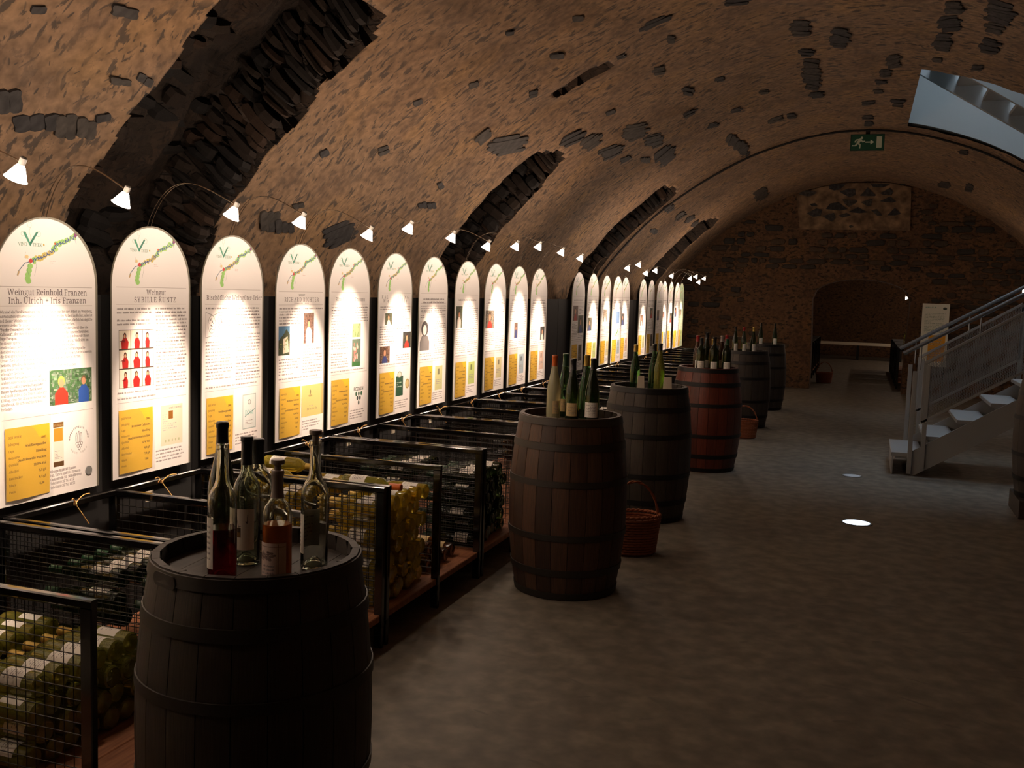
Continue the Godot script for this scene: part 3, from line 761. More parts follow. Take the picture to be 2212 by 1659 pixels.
				small_print(im, .70 * W, .86 * H, .13 * W, 3, 10, INK)
			6:
				im.fill_rect(Rect2i(int(.514 * W), int(.733 * H), int(.47 * W), int(.165 * H)), rgb8(222, 204, 132))
				im.fill_rect(Rect2i(int(.94 * W), int(.733 * H), int(.044 * W), int(.165 * H)), rgb8(196, 176, 110))
				ellipse(im, Vector2(.70 * W, .77 * H), 8, 16, rgb8(130, 120, 80)); ellipse(im, Vector2(.70 * W, .79 * H), 26, 7, rgb8(170, 156, 100))
				small_print(im, .68 * W, .84 * H, .08 * W, 1, 10, INK)
				write(im, "Feinherb", .74 * W, .865 * H, 20, INK * .8, 0.5, .22 * W)
			7:
				write(im, "ECOVIN", .74 * W, .81 * H, 36, rgb8(60, 74, 60), 0.5, .25 * W, "Droid Sans", 700)
				for k in 3: ellipse(im, Vector2((.68 + .065 * k) * W, .828 * H), 13, 16, rgb8(40, 96, 60))
				for k in 2: ellipse(im, Vector2((.712 + .065 * k) * W, .853 * H), 13, 16, rgb8(50, 70, 60))
				ellipse(im, Vector2(.745 * W, .88 * H), 13, 16, rgb8(100, 110, 100))
			8:
				im.fill_rect(Rect2i(int(.543 * W), int(.765 * H), int(.22 * W), int(.125 * H)), rgb8(46, 84, 62))
				ellipse(im, Vector2(.653 * W, .755 * H), 40, 26, rgb8(150, 160, 140)); ellipse(im, Vector2(.653 * W, .755 * H), 30, 18, rgb8(220, 220, 206))
				small_print(im, .57 * W, .80 * H, .16 * W, 3, 16, rgb8(180, 190, 170))
				ellipse(im, Vector2(.895 * W, .82 * H), 38, 40, rgb8(180, 160, 96)); ellipse(im, Vector2(.895 * W, .82 * H), 26, 28, rgb8(216, 200, 140))
			_:
				var c: Color = [rgb8(190, 206, 120), rgb8(214, 206, 160), rgb8(170, 190, 200), rgb8(220, 190, 170), rgb8(206, 206, 150)][i % 5]
				if i == 14 or i == 20: c = rgb8(90, 80, 60)
				im.fill_rect(Rect2i(int(.6 * W), int(.74 * H), int(.26 * W), int(.165 * H)), c)
				im.fill_rect(Rect2i(int(.69 * W), int(.76 * H), int(.07 * W), int(.04 * H)), c * 0.6 + Color(0, 0, 0, 0.4))
				small_print(im, .63 * W, .83 * H, .2 * W, 3, 8, INK)
	return im

func price_sheet_image(k: int) -> Image:
	var im := Image.create(224, 288, false, Image.FORMAT_RGBA8)
	im.fill(rgb8(234, 188, 50))
	var rows := ["DER WEIN", "Jahrgang", "Lage", "Rebsorte", "Qualität", "Alkohol", "Restzucker", "Säure", "Preis"]
	var vals := [["2004", "Bremmer Calmont", "Riesling", "Qualitätswein trocken", "12 % Vol", "6,0 g/l", "7,8 g/l", "7,80 €"], ["2005", "Weißburgunder", "Riesling", "Qualitätswein trocken", "12,0 % Vol", "5,5 g/l", "6,5 g/l", "6,50 €"]]
	for r in rows.size(): write(im, rows[r], 14, 42 + r * 27, 13, rgb8(110, 74, 20), 0.0, 0.0)
	for r in 8: write(im, vals[k][r], 206, 56 + r * 27, 13, rgb8(70, 46, 16), 1.0, 0.0, "Droid Serif", 700)
	return im

var panel_outline := PackedVector2Array()
var sleeve_mesh: ArrayMesh
var sheet_mesh: ArrayMesh
var sheet_mats := []

# local frame: x along the wall to the right (world -z), y up, z out of the wall (world +x)
func build_panel_meshes() -> Array:
	var r := PW / 2
	panel_outline = PackedVector2Array([Vector2(-r, 0), Vector2(r, 0)])
	for k in 25:
		var a := PI * k / 24.0
		panel_outline.append(Vector2(cos(a) * r, PH - r + sin(a) * r))
	var uvs := []
	var sheet := PackedVector2Array()
	for p in panel_outline:
		var q := Vector2((p.x + r) * (PW - .013) / PW - r + .0005, p.y * (PH - .008) / PH + .0005)
		sheet.append(q)
		uvs.append(Vector2((q.x + r) / PW, 1.0 - q.y / PH))
	var board := Builder.new()
	board.slab(panel_outline, Vector3(0, 0, 0.0), Vector3.RIGHT, Vector3.UP, Vector3.BACK, 0.006)
	var face := Builder.new()
	face.slab(sheet, Vector3(0, 0, 0.0008), Vector3.RIGHT, Vector3.UP, Vector3.BACK, 0.0, false, uvs)
	var sh := Builder.new()
	var x0 := -r + .07 * PW; var x1 := -r + .48 * PW; var y0 := PH * .018; var y1 := PH * .27
	# the paper bows a little in its sleeve
	for k in 4:
		for j in 6:
			var q := []
			for c in [[0, 0], [1, 0], [1, 1], [0, 1]]:
				var fu: float = (k + c[0]) / 4.0; var fv: float = (j + c[1]) / 6.0
				q.append([Vector3(lerpf(x0, x1, fu), lerpf(y0, y1, fv), 0.002 + 0.002 * sin(fu * 5.0 + fv * 4.0) + 0.002), Vector2(fu, 1.0 - fv)])
			var nn: Vector3 = (q[1][0] - q[0][0]).cross(q[3][0] - q[0][0]).normalized()
			if nn.z < 0: nn = -nn
			sh.tri(q[0][0], q[1][0], q[2][0], nn, q[0][1], q[1][1], q[2][1]); sh.tri(q[0][0], q[2][0], q[3][0], nn, q[0][1], q[2][1], q[3][1])
	sheet_mesh = sh.done()
	var sv := Builder.new()
	sv.quad(Vector3(x0 - .008, y0 - .008, .0085), Vector3(x1 + .012, y0 - .008, .0085), Vector3(x1 + .008, PH * .325, .004), Vector3(x0 - .006, PH * .325, .004), Vector3.BACK)
	sleeve_mesh = sv.done()
	for k in 2:
		var m := mat(Color.WHITE, 0.6); m.albedo_texture = tex(price_sheet_image(k)); sheet_mats.append(m)
	return [board.done(), face.done()]

func display_panels() -> void:
	var mm := build_panel_meshes()
	for i in PANEL_Z.size():
		var p := thing("display_panel", PANEL_NAME[i], "panel", Vector3(P_X + rng.randf_range(-.003, .003) + (.035 if i in [17, 21, 24] else 0.0), P_BOTTOM + rng.randf_range(-.004, .004), PANEL_Z[i]), PI / 2, "arched display panels along the left wall")
		part("board", mm[0], M.panel_edge, p)
		var m := mat(Color.WHITE, 0.5)
		m.albedo_texture = tex(panel_image(i))
		part("printed_face", mm[1], m, p)
		var s := part("price_sheet", sheet_mesh, sheet_mats[i % 2], p)
		s.set_meta("label", "yellow price sheet")
		if i > 1 and i < 14: part("sleeve", sleeve_mesh, M.sleeve, s)
		if i == 3:
			var b := Builder.new()
			b.lathe([Vector2(0, 0), Vector2(.018, 0), Vector2(.018, .002), Vector2(0, .002)], 20)
			part("round_sticker", b.done(), M.galvanised, p, Transform3D(Basis(Vector3.RIGHT, PI / 2), Vector3(.197, PH * .068, .001)))

# ------------------------------------------------------------------ halogen spots
var shade_mesh: ArrayMesh
var socket_mesh: ArrayMesh

func lamp_meshes() -> void:
	var b := Builder.new()
	b.lathe([Vector2(.010, 0), Vector2(.015, -.007), Vector2(.022, -.022), Vector2(.031, -.042), Vector2(.036, -.049), Vector2(.034, -.049), Vector2(.027, -.040), Vector2(0, -.032)], 16)
	shade_mesh = b.done()
	b = Builder.new()
	b.lathe([Vector2(0, -.004), Vector2(.009, -.004), Vector2(.011, .006), Vector2(.011, .022), Vector2(.007, .026), Vector2(0, .026)], 12)
	socket_mesh = b.done()

# side: +1 for lamps of the left wall (they reach towards +x), -1 for the right wall
func spot_lamp(head: Vector3, foot: Vector3, label: String, on: bool, side := 1.0, power := 1.0) -> Node3D:
	var l := thing("spot_lamp", label, "lamp", foot, 0.0, "halogen spots on wire arms")
	var d := head - foot
	for w in 2:
		var b := Builder.new()
		var pts := []
		for k in 15:
			var t := k / 14.0
			var x := d.x * (t * t * 0.25 + t * 0.75)
			var y := d.y * t + 0.155 * sin(PI * pow(t, 0.8)) + .03 * t
			pts.append(Vector3(x, y, d.z * t + (w * 2 - 1) * 0.011 * (1.0 - t * 0.75)))
		b.tube(pts, 0.0016, 5)
		part("wire", b.done(), M.chrome, l)
	# the head tips towards the panel
	var aim := Vector3(-side * 0.47, -0.88, 0).normalized()
	var up := -aim
	var bx := Vector3.BACK.cross(up).normalized()
	var t := Transform3D(Basis(-bx, up, Vector3.BACK).orthonormalized(), d + Vector3(0, .02, 0))
	if t.basis.determinant() < 0: t.basis.x = -t.basis.x
	part("socket", socket_mesh, M.galvanised, l, t)
	part("shade", shade_mesh, M.shade if on else M.shade_off, l, t)
	if on:
		var c: Vector3 = t * Vector3(0, -.028, 0)
		var spot := SpotLight3D.new()
		spot.name = "beam"
		spot.light_color = LAMP_COLOR; spot.light_energy = BEAM * minf(power, 1.0)
		spot.spot_angle = 21.0; spot.spot_angle_attenuation = 1.0; spot.spot_range = 12.0; spot.spot_attenuation = 2.0
		spot.light_size = 0.018; spot.shadow_enabled = true
		l.add_child(spot)
		spot.position = c
		spot.look_at_from_position(l.position + c, l.position + c + Vector3(-side * 0.4, -0.86 + rng.randf_range(-.08, .1), rng.randf_range(-.05, .05)), Vector3.BACK)
		var glow := OmniLight3D.new()
		glow.name = "glow"
		glow.light_color = LAMP_COLOR; glow.light_energy = GLOW * power; glow.omni_range = 14.0; glow.omni_attenuation = 2.0
		glow.light_size = 0.03; glow.shadow_enabled = true
		l.add_child(glow)
		glow.position = c
		# a dichroic reflector lets warm light out of its back
		var leak := SpotLight3D.new()
		leak.name = "back_light"
		leak.light_color = LEAK_COLOR; leak.light_energy = LEAK * power; leak.spot_angle = 72.0; leak.spot_angle_attenuation = 1.0; leak.spot_range = 14.0; leak.spot_attenuation = 2.0
		leak.light_size = .03; leak.shadow_enabled = true
		l.add_child(leak)
		leak.look_at_from_position(l.position + c, l.position + c + Vector3(side * 0.4, 0.86, 0), Vector3.BACK)
	return l

func spot_lamps() -> void:
	lamp_meshes()
	var heads := {2: Vector2(-2.447, 1.915), 3: Vector2(-2.57, 1.894), 4: Vector2(-2.508, 1.892), 5: Vector2(-2.544, 1.9), 6: Vector2(-2.515, 1.88), 7: Vector2(-2.54, 1.95), 8: Vector2(-2.526, 1.934), 9: Vector2(-2.521, 1.91), 10: Vector2(-2.531, 1.944), 11: Vector2(-2.556, 1.974), 12: Vector2(-2.532, 1.956), 13: Vector2(-2.526, 1.929), 15: Vector2(-2.53, 1.9), 16: Vector2(-2.54, 1.96), 17: Vector2(-2.54, 1.87), 18: Vector2(-2.54, 1.92), 19: Vector2(-2.53, 1.88), 22: Vector2(-2.53, 1.88), 23: Vector2(-2.54, 1.92), 24: Vector2(-2.55, 1.84), 25: Vector2(-2.55, 1.91)}
	for i in PANEL_Z.size():
		if i in UNLIT: continue
		var h: Vector2 = heads.get(i, Vector2(-2.53, 1.92))
		var z: float = PANEL_Z[i]
		var q: String = PANEL_NAME[i]
		spot_lamp(Vector3(h.x, h.y, z), Vector3(-2.955, 1.80, z + .004), "spot lamp over the " + q.get_slice(",", 0), true)

# ------------------------------------------------------------------ bottles
# outer profiles: Vector2(radius, height)
func bottle_profile(kind: String, k := 1.0) -> Array:
	var p := []
	if kind == "flute":
		p = [Vector2(.0, .004), Vector2(.030, .0), Vector2(.0355, .004), Vector2(.0365, .012), Vector2(.0365, .135), Vector2(.0355, .155), Vector2(.032, .180), Vector2(.0265, .208), Vector2(.0205, .236), Vector2(.0165, .260), Vector2(.0145, .285), Vector2(.0140, .315), Vector2(.0155, .317), Vector2(.0155, .328), Vector2(.0138, .330)]
	elif kind == "bordeaux":
		p = [Vector2(.0, .004), Vector2(.031, .0), Vector2(.0365, .004), Vector2(.0375, .012), Vector2(.0375, .178), Vector2(.0365, .192), Vector2(.0325, .206), Vector2(.0245, .217), Vector2(.0175, .228), Vector2(.0148, .243), Vector2(.0142, .286), Vector2(.0158, .288), Vector2(.0158, .298), Vector2(.0140, .300)]
	else:  # tall slim bottle with long neck
		p = [Vector2(.0, .004), Vector2(.030, .0), Vector2(.0350, .004), Vector2(.0360, .012), Vector2(.0360, .195), Vector2(.0345, .212), Vector2(.0285, .228), Vector2(.0205, .240), Vector2(.0160, .256), Vector2(.0145, .280), Vector2(.0142, .330), Vector2(.0160, .332), Vector2(.0160, .342), Vector2(.0142, .344)]
	var o := []
	for q in p: o.append(Vector2(q.x * k, q.y * k))
	return o

func radius_at(pr: Array, y: float) -> float:
	for i in range(1, pr.size() - 1):
		if y >= pr[i].y and y <= pr[i + 1].y: return lerpf(pr[i].x, pr[i + 1].x, (y - pr[i].y) / maxf(pr[i + 1].y - pr[i].y, 1e-6))
	return pr[pr.size() - 1].x

# hollow glass: outside, lip, inside with a punt
func hollow(pr: Array, wall := 0.0032) -> ArrayMesh:
	var p := [Vector2(0, .022)]
	p.append(Vector2(.012, .018)); p.append(Vector2(.024, .004))
	for i in range(1, pr.size()): p.append(pr[i])
	for i in range(pr.size() - 1, 3, -1): p.append(Vector2(maxf(pr[i].x - wall, .008), pr[i].y if i < pr.size() - 1 else pr[i].y))
	p.append(Vector2(pr[3].x - wall, .016)); p.append(Vector2(pr[3].x - wall - .004, .010)); p.append(Vector2(.022, .012)); p.append(Vector2(.010, .025)); p.append(Vector2(0, .028))
	var b := Builder.new()
	b.lathe(p, 32)
	return b.done()

func full(pr: Array, seg := 16) -> ArrayMesh:
	var p := pr.duplicate()
	p.append(Vector2(0, pr[pr.size() - 1].y))
	var b := Builder.new()
	b.lathe(p, seg)
	return b.done()

func wrap_label(pr: Array, y0: float, y1: float, a0: float, a1: float) -> ArrayMesh:
	var b := Builder.new()
	var r := radius_at(pr, (y0 + y1) / 2) + .0005
	b.lathe([Vector2(r, y0), Vector2(r, y1)], 14, a0, a1)
	return b.done()

func capsule(pr: Array, y0: float) -> ArrayMesh:
	var top: float = pr[pr.size() - 1].y
	var b := Builder.new()
	var p := [Vector2(radius_at(pr, y0) + .0007, y0)]
	for q in pr:
		if q.y > y0 and q.y < top: p.append(Vector2(q.x + .0007, q.y))
	p.append(Vector2(.0145, top + .0008)); p.append(Vector2(0, top + .0012))
	b.lathe(p, 16)
	return b.done()

func liquid(pr: Array, y1: float, wall := 0.0028) -> ArrayMesh:
	var p := [Vector2(0, .0285), Vector2(.011, .026), Vector2(.0225, .0128), Vector2(pr[3].x - wall - .004, .0108), Vector2(pr[3].x - wall, .0168)]
	for q in pr.slice(4):
		if q.y < y1: p.append(Vector2(q.x - wall, q.y))
	var r := radius_at(pr, y1) - wall
	p.append(Vector2(r, y1)); p.append(Vector2(0, y1))
	var b := Builder.new()
	b.lathe(p, 32, 0.0, TAU, 0.6)
	return b.done()

func label_mat(kind: int) -> StandardMaterial3D:
	var key := "label%d" % kind
	if M.has(key): return M[key]
	var im := Image.create(128, 144, false, Image.FORMAT_RGBA8)
	var base: Color = [rgb8(226, 216, 198), rgb8(236, 232, 222), rgb8(214, 190, 140), rgb8(228, 206, 196)][kind]
	im.fill(base)
	match kind:
		0:
			stroke(im, [Vector2(30, 20), Vector2(32, 50), Vector2(38, 44)], 3, INK); stroke(im, [Vector2(86, 20), Vector2(70, 64), Vector2(60, 60)], 2, INK)
			im.fill_rect(Rect2i(60, 66, 30, 34), rgb8(60, 44, 24)); im.fill_rect(Rect2i(62, 82, 26, 16), rgb8(120, 90, 40))
		1: small_print(im, 20, 20, 90, 7, 15, INK, 0.4)
		2: small_print(im, 16, 20, 96, 6, 18, rgb8(110, 80, 40), 0.3)
		3:
			stroke(im, [Vector2(30, 4), Vector2(30, 140)], 2, rgb8(150, 110, 100)); stroke(im, [Vector2(4, 14), Vector2(124, 14)], 2, rgb8(150, 110, 100))
			for k in 40: ellipse(im, Vector2(rng.randf_range(44, 118), rng.randf_range(34, 64)), 7, 4, rgb8(110, 90, 86).lerp(base, rng.randf() * 0.6))
			small_print(im, 44, 80, 76, 4, 14, rgb8(110, 84, 80), 0.3)
	var m := mat(Color.WHITE, 0.75)
	m.albedo_texture = tex(im)
	M[key] = m
	return m

# a standing bottle; spec keys: kind, k, glass, level, liquid, label (kind), ly (from..to), turn, cap, stop
func standing_bottle(label: String, at: Vector3, spec: Dictionary, group: String) -> Node3D:
	var pr := bottle_profile(spec.get("kind", "flute"), spec.get("k", 1.0))
	var t := thing("wine_bottle", label, "bottle", at, spec.get("turn", 0.0), group)
	part("glass_body", hollow(pr) if spec.get("hollow", false) else full(pr, 20), spec.glass, t)
	var top: float = pr[pr.size() - 1].y
	if spec.has("level"): part("wine", liquid(pr, spec.level), spec.liquid, t)
	if spec.has("label"):
		var ly: Array = spec.get("ly", [.03, .12])
		part("paper_label", wrap_label(pr, ly[0], ly[1], spec.get("a0", 0.0), spec.get("a1", 2.0)), label_mat(spec.label), t)
	if spec.has("cap"): part("capsule", capsule(pr, top - spec.get("cap_len", .055)), spec.cap, t)
	if spec.has("stop"):
		var b := Builder.new()
		b.lathe([Vector2(0, top - .012), Vector2(.0085, top - .012), Vector2(.0085, top + .014), Vector2(.0165, top + .016), Vector2(.0175, top + .022), Vector2(.0165, top + .027), Vector2(0, top + .027)], 16)
		part("stopper", b.done(), spec.stop, t)
	return t

# ------------------------------------------------------------------ racks
const RACK_FRONT := -1.93
const RACK_BACK := -2.92
const RACK_TOP := 0.725
const SHELF_TOP := 0.150
const UNIT := 1.185
const FIRST_UNIT := -1.53

var mesh_panel: ArrayMesh
func wire_panel_mesh() -> ArrayMesh:
	var b := Builder.new()
	var x0 := RACK_BACK + .03; var x1 := RACK_FRONT - .04
	var y0 := SHELF_TOP + .02; var y1 := RACK_TOP - .03
	var nx := 27; var ny := 16
	for i in nx + 1:
		var x := lerpf(x0, x1, float(i) / nx)
		b.tube([Vector3(x, y0, 0), Vector3(x, y1, 0)], .0018, 4, false)
	for j in ny + 1:
		var y := lerpf(y0, y1, float(j) / ny)
		b.tube([Vector3(x0, y, .003), Vector3(x1, y, .003)], .0018, 4, false)
	return b.done()

const RACK_NAMES := ["black wire wine rack at the left edge, nearest the camera", "black wire wine rack behind the nearest barrel", "black wire wine rack holding the pile of yellow bottles", "black wire wine rack just behind the second barrel", "black wire wine rack fifth along the wall", "black wire wine rack sixth along the wall", "black wire wine rack seventh along the wall", "black wire wine rack eighth along the wall", "black wire wine rack ninth along the wall", "black wire wine rack tenth along the wall", "black wire wine rack eleventh along the wall", "black wire wine rack twelfth along the wall", "black wire wine rack at the far end of the wall"]

func rack_unit(k: int, z0: float, label: String, unit := UNIT) -> Node3D:
	var t := thing("wine_rack", label, "rack", Vector3(0, 0, z0), 0.0, "black wire racks along the left wall")
	var gap := .012
	var zs := [-gap - .0125, -unit / 2, -unit + gap + .0125]
	for z in zs:
		for x in [RACK_FRONT - .02, RACK_BACK + .02]:
			var b := Builder.new()
			b.bar(Vector3(x, 0, z), Vector3(x, RACK_TOP - .026, z), .04, .025, .003, Vector3.BACK)
			part("post", b.done(), M.black_steel, t)
		var r := Builder.new()
		r.bar(Vector3(RACK_BACK, RACK_TOP - .013, z), Vector3(RACK_FRONT, RACK_TOP - .013, z), .025, .026, .004)
		part("top_rail", r.done(), M.black_steel, t)
		r = Builder.new()
		r.bar(Vector3(RACK_BACK, SHELF_TOP - .045, z), Vector3(RACK_FRONT, SHELF_TOP - .045, z), .025, .026, .004)
		part("lower_rail", r.done(), M.black_steel, t)
		part("wire_grid", mesh_panel, M.wire, t, Transform3D(Basis.IDENTITY, Vector3(0, 0, z)))
	for y in [RACK_TOP - .013, SHELF_TOP - .045]:
		var r := Builder.new()
		r.bar(Vector3(RACK_BACK + .02, y, -gap), Vector3(RACK_BACK + .02, y, -unit + gap), .03, .026, .004)
		part("back_rail", r.done(), M.black_steel, t)
	# the bottom: boards lying side by side
	for j in 6:
		var x0 := RACK_BACK + .005 + j * .163
		var b := Builder.new()
		b.bar(Vector3(x0 + .08, SHELF_TOP - .016, -gap), Vector3(x0 + .08, SHELF_TOP - .016, -unit + gap), .161, .032, .003)
		part("shelf_board", b.done(), M.shelf_wood, t)
	var bb := Builder.new()
	bb.box(Vector3(-2.972, .78, -unit / 2), Vector3(.016, 1.5, unit - .01))
	part("back_board", bb.done(), M.black_board, t)
	return t

func racks() -> void:
	mesh_panel = wire_panel_mesh()
	for k in 13: rack_unit(k, FIRST_UNIT - UNIT * k, RACK_NAMES[k])
	# raffia bows tied to the back rail under the panels
	var at := {3: -3.059, 4: -3.571, 6: -4.793, 7: -5.381, 8: -6.0, 9: -6.62, 10: -7.24, 11: -7.86, 12: -8.45, 13: -9.1, 16: -11.7, 17: -12.08, 19: -13.8, 22: -15.4}
	for i in at:
		var t := thing("raffia_bow", "raffia bow under the " + PANEL_NAME[i].get_slice(",", 0), "bow", Vector3(RACK_BACK + .042, RACK_TOP - .012, at[i]), PI / 2 + rng.randf_range(-.3, .3), "raffia bows tied under the panels")
		var b := Builder.new()
		for k in 4:
			var dir: Vector3 = [Vector3(-.075, .035, .02), Vector3(.085, .03, .015), Vector3(-.06, .012, .03), Vector3(.05, -.085, .02)][k] * rng.randf_range(.7, 1.15)
			var pts := []
			for q in 7:
				var f := q / 6.0
				pts.append(dir * f + Vector3(0, .012 * sin(PI * f) * (1 if k < 3 else 0), .006 + .006 * f))
			b.tube(pts, .0024, 4)
		part("strands", b.done(), M.raffia, t)
		var kn := Builder.new()
		kn.lathe([Vector2(0, -.008), Vector2(.006, -.005), Vector2(.007, 0), Vector2(.006, .005), Vector2(0, .008)], 8)
		part("knot", kn.done(), M.raffia, t, Transform3D(Basis.IDENTITY, Vector3(0, 0, .006)))
	# little number tags hanging in the bays
	var tags := [[-4.19, 5], [-4.79, 6], [-3.6, 4], [-5.38, 7], [-5.98, 8], [-6.57, 9]]
	for a in tags:
		var t := thing("number_tag", "white tag below the " + PANEL_NAME[a[1]].get_slice(",", 0), "tag", Vector3(RACK_BACK + .04, RACK_TOP - .075, a[0] + .1), PI / 2, "number tags in the rack bays")
		var b := Builder.new()
		b.box(Vector3(0, .012, 0), Vector3(.05, .045, .002))
		part("card", b.done(), M.paper, t)
		if a[1] != 6: continue
		var tm := TextMesh.new()
		var f := SystemFont.new(); f.font_names = PackedStringArray(["Droid Sans"])
		tm.font = f; tm.text = "9"; tm.font_size = 32; tm.pixel_size = .001; tm.depth = .0006
		part("digits", tm, M.capsule_black, t, Transform3D(Basis.IDENTITY, Vector3(0, .012, .0014)))

var lying := {}
func lying_bottle(kind: String) -> Node3D:
	var spec: Dictionary = {
		"olive": {"kind": "bordeaux", "glass": M.glass_olive, "label": 1, "cap": M.capsule_gold},
		"orange": {"kind": "bordeaux", "glass": M.glass_olive, "label": 1, "cap": M.capsule_orange},
		"gold": {"kind": "bordeaux", "glass": M.glass_gold, "label": 1, "cap": M.capsule_gold},
		"dark": {"kind": "flute", "glass": M.glass_dark, "label": 1, "cap": M.capsule_green},
		"brown": {"kind": "bordeaux", "glass": M.glass_brown, "label": 2, "cap": M.capsule_black}}[kind]
	var o := Node3D.new()
	var pr := bottle_profile(spec.kind)
	var top: float = pr[pr.size() - 1].y
	part("glass_body", full(pr, 16), spec.glass, o)
	part("paper_label", wrap_label(pr, .045, .125, -1.25, 1.25), label_mat(spec.label), o)
	part("capsule", capsule(pr, top - .06), spec.cap, o)
	return o

func lay(kind: String, base: Vector3, label: String, group: String, neck_out := false, roll := 0.0) -> void:
	if not lying.has(kind): lying[kind] = lying_bottle(kind)
	var o: Node3D = lying[kind].duplicate()
	o.name = numbered("wine_bottle"); add_child(o)
	tag(o, label, "bottle", group)
	# bottle axis +y lies along -x (neck to the wall), or along +x; the label's middle (local +x) looks up
	var b := Basis(Vector3(0, 1, 0), Vector3(-1, 0, 0), Vector3(0, 0, 1)) if not neck_out else Basis(Vector3(0, 1, 0), Vector3(1, 0, 0), Vector3(0, 0, -1))
	o.basis = b * Basis(Vector3.UP, roll)
	o.position = base

# bay: its near z; rows of bottles side by side, bases to the aisle; near side and top also a second length deep
func pile(bay: float, rows: int, kind: String, label: String, group: String, front := -2.0) -> void:
	var r := .0385
	var wide := 7
	var pitch := (UNIT / 2 - .05 - 2 * r) / (wide - 1)
	for j in rows:
		var odd := j % 2
		for i in wide - odd:
			var z := bay - .028 - r - (i + odd * .5) * pitch
			var y := SHELF_TOP + r + j * pitch * .885
			var who := "%s, %s row, %s from left" % [label, ORD[j], ORD[i]]
			lay(kind, Vector3(front + rng.randf_range(-.02, .02), y, z), who, group, false, rng.randf_range(-.7, .7))
			if j >= rows - 1 or i == 0:
				lay(kind, Vector3(maxf(front - .42, -2.56) + rng.randf_range(-.01, .01), y, z), label + ", back layer" + who.substr(label.length()), group, false, rng.randf_range(-.7, .7))

const ORD := ["first", "second", "third", "fourth", "fifth", "sixth", "seventh", "eighth", "ninth"]

func bay_near(k: int) -> float: return FIRST_UNIT - k * UNIT / 2

func rack_bottles() -> void:
	pile(bay_near(1), 4, "olive", "olive bottle in the bottom left corner bay", "olive bottles in the leftmost rack bay", -2.21)
	pile(bay_near(2), 6, "dark", "dark bottle behind wires left of the nearest barrel", "dark bottles left of the nearest barrel")
	pile(bay_near(4), 7, "gold", "yellow bottle in the fullest pile", "yellow bottles piled full in one bay")
	var few := 0
	for a in [[-2.02, .045, .05], [-2.01, .15, .05], [-2.02, .27, .05], [-2.03, .38, .05], [-2.05, .22, .116], [-2.04, .10, .116]]:
		lay("brown", Vector3(a[0], SHELF_TOP + .0385 + a[2] - .05, bay_near(5) - .03 - a[1]), "dark bottle on the boards of the nearly empty bay, " + ["lower row, first", "lower row, second", "lower row, third", "lower row, last", "upper one, right", "upper one, left"][few], "few dark bottles in the nearly empty bay")
		few += 1
	pile(bay_near(6), 6, "dark", "dark bottle behind wires left of the second barrel", "dark bottles left of the second barrel")
	# three loose ones lying across the full pile
	var y := SHELF_TOP + .0385 + 7 * .0687 + .004
	lay("orange", Vector3(-2.27, y + .004, bay_near(4) - .22), "clear bottle with orange capsule lying on top of the yellow pile", "", true)
	lay("gold", Vector3(-2.87, y + .004, bay_near(4) - .48), "white labelled bottle lying at the back on top of the yellow pile", "", true, .3)
	lay("gold", Vector3(-2.75, y + .004, bay_near(4) - .17), "second bottle at the back on top of the yellow pile", "", true, -.2)
	for k in [8, 10, 11, 13, 15, 18]:
		var ord: String = {8: "sixth", 10: "seventh", 11: "eighth", 13: "ninth", 15: "tenth", 18: "twelfth"}[k]
		for i in 7:
			lay("dark" if k % 2 else "brown", Vector3(-2.02 + rng.randf_range(-.03, .02), .56, bay_near(k) - .07 - i * .0755), "top row bottle in the %s far bay group, %s from the left" % [ord, ORD[i]], "bottles in the %s group of far bays" % ord)
			lay("dark" if k % 2 else "brown", Vector3(-2.02 + rng.randf_range(-.03, .02), .493 - .01, bay_near(k) - .07 - i * .0755), "second row bottle in the %s far bay group, %s from the left" % [ord, ORD[i]], "lower bottles in the %s group of far bays" % ord)

